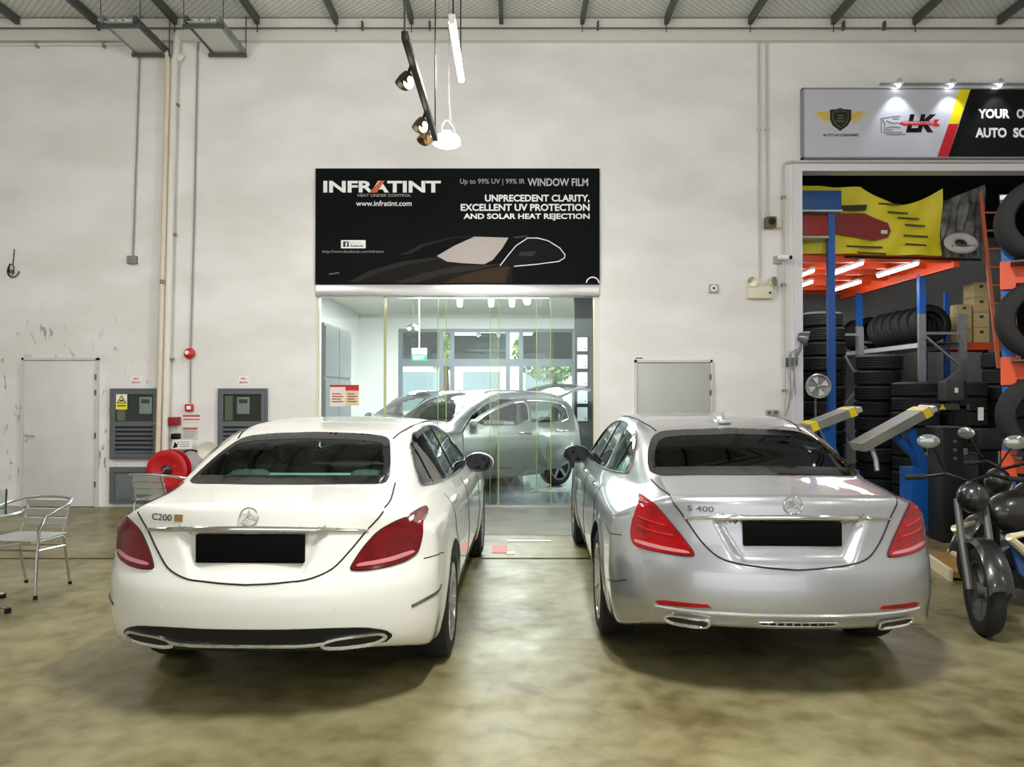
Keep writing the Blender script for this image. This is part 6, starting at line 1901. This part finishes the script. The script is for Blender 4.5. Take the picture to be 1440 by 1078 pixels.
MB().bar((3.66, 9.5, 1.17), (3.74, 9.5, 1.205), 0.35, 0.106).build('ramp_end', M_yellow, r2, world=True)
MB().bar((4.35, 8.75, 1.12), (4.60, 8.75, 0.88), 0.10, 0.06).build('strut', M_blue, lf, world=True)
MB().bar((4.52, 8.75, 1.18), (4.70, 8.75, 0.72), 0.16, 0.10).build('strut', M_blue, lf, world=True)
MB().bar((4.25, 8.75, 1.10), (4.55, 8.75, 1.28), 0.12, 0.07).build('strut', M_blue, lf, world=True)
MB().box(4.50, 4.72, 8.62, 8.88, 0.0, 0.75).build('column', M_blue, lf, world=True)
MB().bar((3.85, 9.5, 1.20), (4.1, 9.5, 0.6), 0.10, 0.08).build('strut', M_blue, lf, world=True)
MB().box(3.95, 4.25, 9.35, 9.65, 0.0, 0.65).build('column', M_blue, lf, world=True)
MB().tube([(4.08, 8.70, 1.0), (4.12, 8.66, 0.85), (4.12, 8.62, 0.72)], 0.03, 8).build('knuckle', M_galv, lf, world=True)
MB().box(3.9, 4.75, 8.55, 9.7, 0.0, 0.06).build('base_plate', M_dsteel, lf, world=True)
tw = thing('control_tower', 'tall black machine tower beside the blue lift at the right', 'machine', (4.72, 8.3, 0))
MB().rbox(-0.13, 0.10, -0.15, 0.15, 0, 1.22, 0.01).build('cabinet', mat('tower_black', (22, 23, 25), 0.45), tw)
MB().box(-0.14, 0.11, -0.16, 0.16, 1.22, 1.235).build('top_plate', M_dsteel, tw)
for k in range(3):
    MB().cyl((0.0, -0.152, 0.9 + k * 0.09), (0.0, -0.162, 0.9 + k * 0.09), 0.018, 12).build('button', M_grey, tw)
bl = thing('wheel_balancer', 'dark wheel balancer with a pale tool tray and blue base at the right', 'machine', (5.16, 8.0, 0))
MB().rbox(-0.28, 0.28, -0.2, 0.25, 0, 0.55, 0.02).build('cabinet', mat('balancer_dark', (30, 32, 35), 0.5), bl)
MB().rbox(-0.08, 0.26, -0.26, -0.2, 0.44, 0.54, 0.02).build('front_shelf', M_blue, bl)
Mt = Matrix.Translation((-0.02, -0.1, 0.55)) @ Matrix.Rotation(R(28), 4, 'Y')
MB().rbox(-0.12, 0.16, -0.15, 0.15, 0, 0.02, 0.006, M=Mt).build('tool_tray', mat('tray_grey', (170, 182, 178), 0.4, 0.3), bl)
MB().cyl((-0.14, -0.12, 0.5), (-0.14, -0.12, 1.0), 0.008, 8).build('rod', M_galv, bl)
MB().rbox(-0.2, 0.05, 0.05, 0.15, 0.55, 1.0, 0.02).build('display_post', M_black, bl)
MB().rbox(-0.26, 0.18, 0.0, 0.14, 1.0, 1.22, 0.02).build('display_box', mat('balancer_dark', (30, 32, 35), 0.5), bl)
pb = thing('tyre_changer', 'dark tyre changer with small yellow stickers behind the tool tower', 'machine', (5.45, 9.4, 0))
MB().rbox(-0.4, 0.4, -0.3, 0.3, 0, 0.85, 0.03).build('cabinet', mat('balancer_dark', (30, 32, 35), 0.5), pb)
MB().rbox(0.1, 0.22, 0.1, 0.25, 0.85, 1.75, 0.02).build('post', M_black, pb)
MB().rbox(-0.35, 0.25, 0.1, 0.2, 1.38, 1.46, 0.02).build('arm', M_dsteel, pb)
MB().rbox(-0.16, 0.06, -0.1, 0.1, 1.50, 1.74, 0.02).build('head_box', mat('head_box', (58, 60, 60), 0.5), pb)
MB().box(-0.06, -0.02, -0.105, -0.1, 1.6, 1.66).build('head_label', P_white, pb)
MB().prism([(-0.14, 1.39), (-0.06, 1.39), (-0.10, 1.46)], 0.09, 0.098, 'y').build('warning_sticker', M_yellow, pb)
MB().box(0.28, 0.34, -0.02, 0.0, 1.26, 1.42).build('hang_tag', P_white, pb)
MB().cyl((-0.1, 0, 0.85), (-0.1, 0, 0.92), 0.22, 20).build('turntable', M_galv, pb)

# ------------------------------------------------------------------ pallet rack with tyres at the right edge
RZ = R(-33)
RM = Matrix.Translation((4.50, 6.92, 0)) @ Matrix.Rotation(RZ, 4, 'Z')
rk = thing('pallet_rack', 'blue post and orange beam pallet rack holding tyres at the right edge', 'rack', (4.50, 6.92, 0), RZ)
M_rb, M_ro = mat('rack_blue', (26, 104, 190), 0.4), mat('rack_orange', (240, 88, 34), 0.42)
for x in (0, 1.9):
    for y in (0, 0.85):
        MB().box(x - 0.05, x + 0.05, y - 0.04, y + 0.04, 0, 3.35).build('upright', M_rb, rk)
        MB().box(x - 0.055, x + 0.055, y - 0.045, y + 0.045, 3.35, 3.39).build('post_cap', P_white, rk)
    for z0_ in (0.5, 1.3, 2.1):
        MB().bar((x, 0, z0_), (x, 0.85, z0_ + 0.7), 0.03).build('brace', M_galv, rk)
for z in (0.88, 1.72, 2.58):
    for y in (-0.05, 0.90):
        MB().box(0, 1.9, y - 0.025, y + 0.025, z, z + 0.15).build('beam', M_ro, rk)
        for x in (0, 1.9):
            MB().box(x - 0.06, x + 0.06, y - 0.03, y + 0.03, z - 0.05, z + 0.20).build('beam_bracket', M_ro, rk)
    MB().box(0.02, 1.88, -0.36, 0.9, z + 0.151, z + 0.165).build('shelf', M_dsteel, rk)
lv = ('low', 'middle', 'top')
for i, z in enumerate((0.88, 1.72, 2.58)):
    for k in range(2):
        p = RM @ Vector((0.25 + k * 0.74, -0.21, z + 0.166 + 0.35))
        tyre('b', p, (R(90), 0, RZ + R(8)), '%s tyre from the left on the %s shelf of the blue and orange rack' % (('first', 'second')[k], lv[i]), 'tyres on the %s shelf of the pallet rack' % lv[i])

# ------------------------------------------------------------------ motorbikes
def motorbike(label, loc, rz, panel, trim=None, scale=1.0, steer=0, fairing=None, lamp=True):
    """front wheel towards local -y; the origin is under the rear wheel"""
    b = thing('motorbike', label, 'motorbike', loc, rz)
    b.scale = (scale,) * 3
    def whl(y, r, w, nm):
        M = Matrix.Translation((0, y, r)) @ Matrix.Rotation(R(90), 4, 'Y')
        o = MB().lathe([(r * 0.68, -w * .4), (r * 0.8, -w * .5), (r * 0.93, -w * .42), (r, -w * .12), (r, w * .12), (r * 0.93, w * .42), (r * 0.8, w * .5), (r * 0.68, w * .4)], 32, M, closed=True).build(nm, M_rubber, b)
        m = MB().lathe([(r * 0.62, -w * .35), (r * 0.7, -w * .4), (r * 0.7, w * .4), (r * 0.62, w * .35)], 32, M, closed=True)
        for k in range(5):
            a = 2 * math.pi * k / 5
            m.bar(M @ Vector((0.03 * math.cos(a), 0.03 * math.sin(a), 0)), M @ Vector((r * .66 * math.cos(a), r * .66 * math.sin(a), 0)), 0.03, 0.02)
        m.lathe([(0, -w * .5), (0.05, -w * .45), (0.05, w * .45), (0, w * .5)], 16, M)
        m.build('wheel_rim', M_dsteel, o)
    whl(0, 0.29, 0.13, 'rear_wheel')
    whl(-1.28, 0.29, 0.11, 'front_wheel')
    for s in (-1, 1):
        MB().tube([(s * 0.085, -1.28, 0.29), (s * 0.085, -1.12, 0.62), (s * 0.085, -1.03, 0.86)], [0.026, 0.026, 0.022], 8).build('fork_leg', M_dsteel, b)
        MB().tube([(s * 0.09, 0, 0.29), (s * 0.09, -0.45, 0.36)], 0.02, 8).build('swing_arm', M_dsteel, b)
        MB().tube([(s * 0.11, 0.0, 0.34), (s * 0.13, -0.06, 0.66)], 0.025, 8).build('shock_absorber', M_galv, b)
        MB().tube([(s * 0.16, -1.02, 1.06), (s * 0.24, -1.06, 1.22)], 0.007, 6).build('mirror_stalk', M_black, b)
        MB().ell((s * 0.27, -1.06, 1.26), (0.075, 0.014, 0.05), 16, 10).build('mirror', mat('bike_mirror', (150, 156, 152), 0.12, 0.7), b)
        MB().cyl((s * 0.26, -0.93, 1.0), (s * 0.38, -0.90, 0.99), 0.02, 10).build('grip', M_rubber, b)
    MB().tube([(-0.27, -0.93, 1.0), (-0.14, -0.98, 1.03), (0, -1.0, 0.98), (0.14, -0.98, 1.03), (0.27, -0.93, 1.0)], 0.013, 8).build('handlebar', M_black, b)
    pts = [(0.33 * math.cos(a), 0.33 * math.sin(a)) for a in np.linspace(R(10), R(150), 14)]
    m = MB()
    vs_, fs_ = [], []
    for i, (u, v) in enumerate(pts):
        for x, dz in ((-0.075, -0.02), (-0.05, 0.01), (0, 0.02), (0.05, 0.01), (0.075, -0.02)):
            vs_.append((x, -1.28 - u, 0.29 + v + dz))
        if i:
            for k in range(4):
                fs_.append(((i - 1) * 5 + k, (i - 1) * 5 + k + 1, i * 5 + k + 1, i * 5 + k))
    m.add(vs_, fs_, True).build('front_mudguard', panel, b)
    MB().ell((0, -1.08, 0.88), (0.10, 0.10, 0.11), 18, 12).build('head_fairing', panel, b)
    if lamp: MB().ell((0, -1.155, 0.88), (0.075, 0.045, 0.075), 18, 12).build('headlamp', mat('bike_lamp', (190, 196, 196), 0.08, 0.3, coat=1), b)
    MB().ell((0, -0.66, 0.76), (0.15, 0.30, 0.15), 20, 12).build('fuel_tank', panel, b)
    MB().rbox(-0.14, 0.14, -0.42, 0.30, 0.70, 0.80, 0.045, 3).build('saddle', mat('saddle_black', (20, 20, 21), 0.6), b)
    MB().rbox(-0.11, 0.11, 0.12, 0.46, 0.60, 0.71, 0.04, 3).build('tail_panel', panel, b)
    MB().rbox(-0.06, 0.06, 0.455, 0.48, 0.62, 0.68, 0.01).build('tail_lamp', M_lens, b)
    e = MB().rbox(-0.15, 0.15, -0.72, -0.36, 0.22, 0.50, 0.04, 2)
    e.cyl((0, -0.66, 0.42), (0, -0.86, 0.56), 0.085, 16)
    e.build('engine', mat('engine_grey', (66, 68, 70), 0.4, 0.6), b)
    MB().tube([(0, -1.04, 0.88), (0, -0.9, 0.7), (0, -0.86, 0.3), (0, -0.4, 0.24), (0, -0.3, 0.6), (0, 0.3, 0.66)], 0.025, 8).build('frame', M_black, b)
    MB().tube([(0.14, -0.75, 0.40), (0.15, -0.7, 0.2), (0.16, -0.3, 0.2), (0.17, 0.2, 0.33)], [0.022, 0.022, 0.03, 0.05], 10).build('exhaust', M_chrome, b)
    MB().tube([(-0.14, -0.35, 0.25), (-0.28, -0.33, 0.0)], 0.012, 6).build('side_stand', M_dsteel, b)
    for s in (-1, 1):
        o = MB().prism([(-1.0, 0.58), (-0.88, 0.50), (-0.66, 0.36), (-0.72, 0.28), (-0.9, 0.38)], s * 0.15, s * 0.165, 'x').build('side_fairing', fairing or panel, b)
        if trim:
            MB().tube([(s * 0.19, -1.06, 0.64), (s * 0.20, -0.88, 0.52), (s * 0.20, -0.66, 0.38)], [0.024, 0.032, 0.026], 8).build('fairing_trim', trim, o)
            MB().tube([(s * 0.19, -1.06, 0.64), (s * 0.20, -0.82, 0.66)], [0.024, 0.016], 8).build('fairing_trim', trim, o)
    if steer:
        M = Matrix.Translation((0, -1.12, 0)) @ Matrix.Rotation(R(steer), 4, 'Z') @ Matrix.Translation((0, 1.12, 0))
        for c_ in b.children:
            if c_.name.split('.')[0] in ('front_wheel', 'fork_leg', 'front_mudguard', 'handlebar', 'mirror', 'mirror_stalk', 'grip', 'head_fairing', 'headlamp'):
                c_.data.transform(M)
                for g_ in c_.children: g_.data.transform(M)
    return b
bk = mat('bike_black', (20, 21, 23), 0.3, coat=0.5)
bb = mat('bike_blue', (22, 70, 150), 0.25, coat=0.7)
motorbike('black motorbike with blue side panel and cream trim at the lower right edge', (4.17, 5.72, 0), R(-64), bk, mat('trim_cream', (222, 212, 176), 0.35), steer=50, fairing=bb, lamp=False)
motorbike('black motorbike with raised round mirrors behind the cream trimmed one at the right', (5.02, 6.33, 0), R(-83), bk, steer=20, lamp=False)
pk = thing('wooden_ramp', 'low brown wooden ramp lying on the floor right of the silver saloon', 'ramp', (3.98, 6.95, 0))
MB().bar((4.06, 7.35, 0.05), (3.86, 6.5, 0.05), 0.26, 0.05).build('board', mat('ramp_wood', (150, 116, 62), 0.6, noise=(5, 0.6, (116, 84, 42))), pk, world=True)
for dx in (-0.135, 0.135):
    MB().bar((4.06 + dx, 7.35 , 0.05), (3.86 + dx, 6.5, 0.05), 0.03, 0.10).build('side_strip', mat('strip_cream', (216, 206, 172), 0.5), pk, world=True)
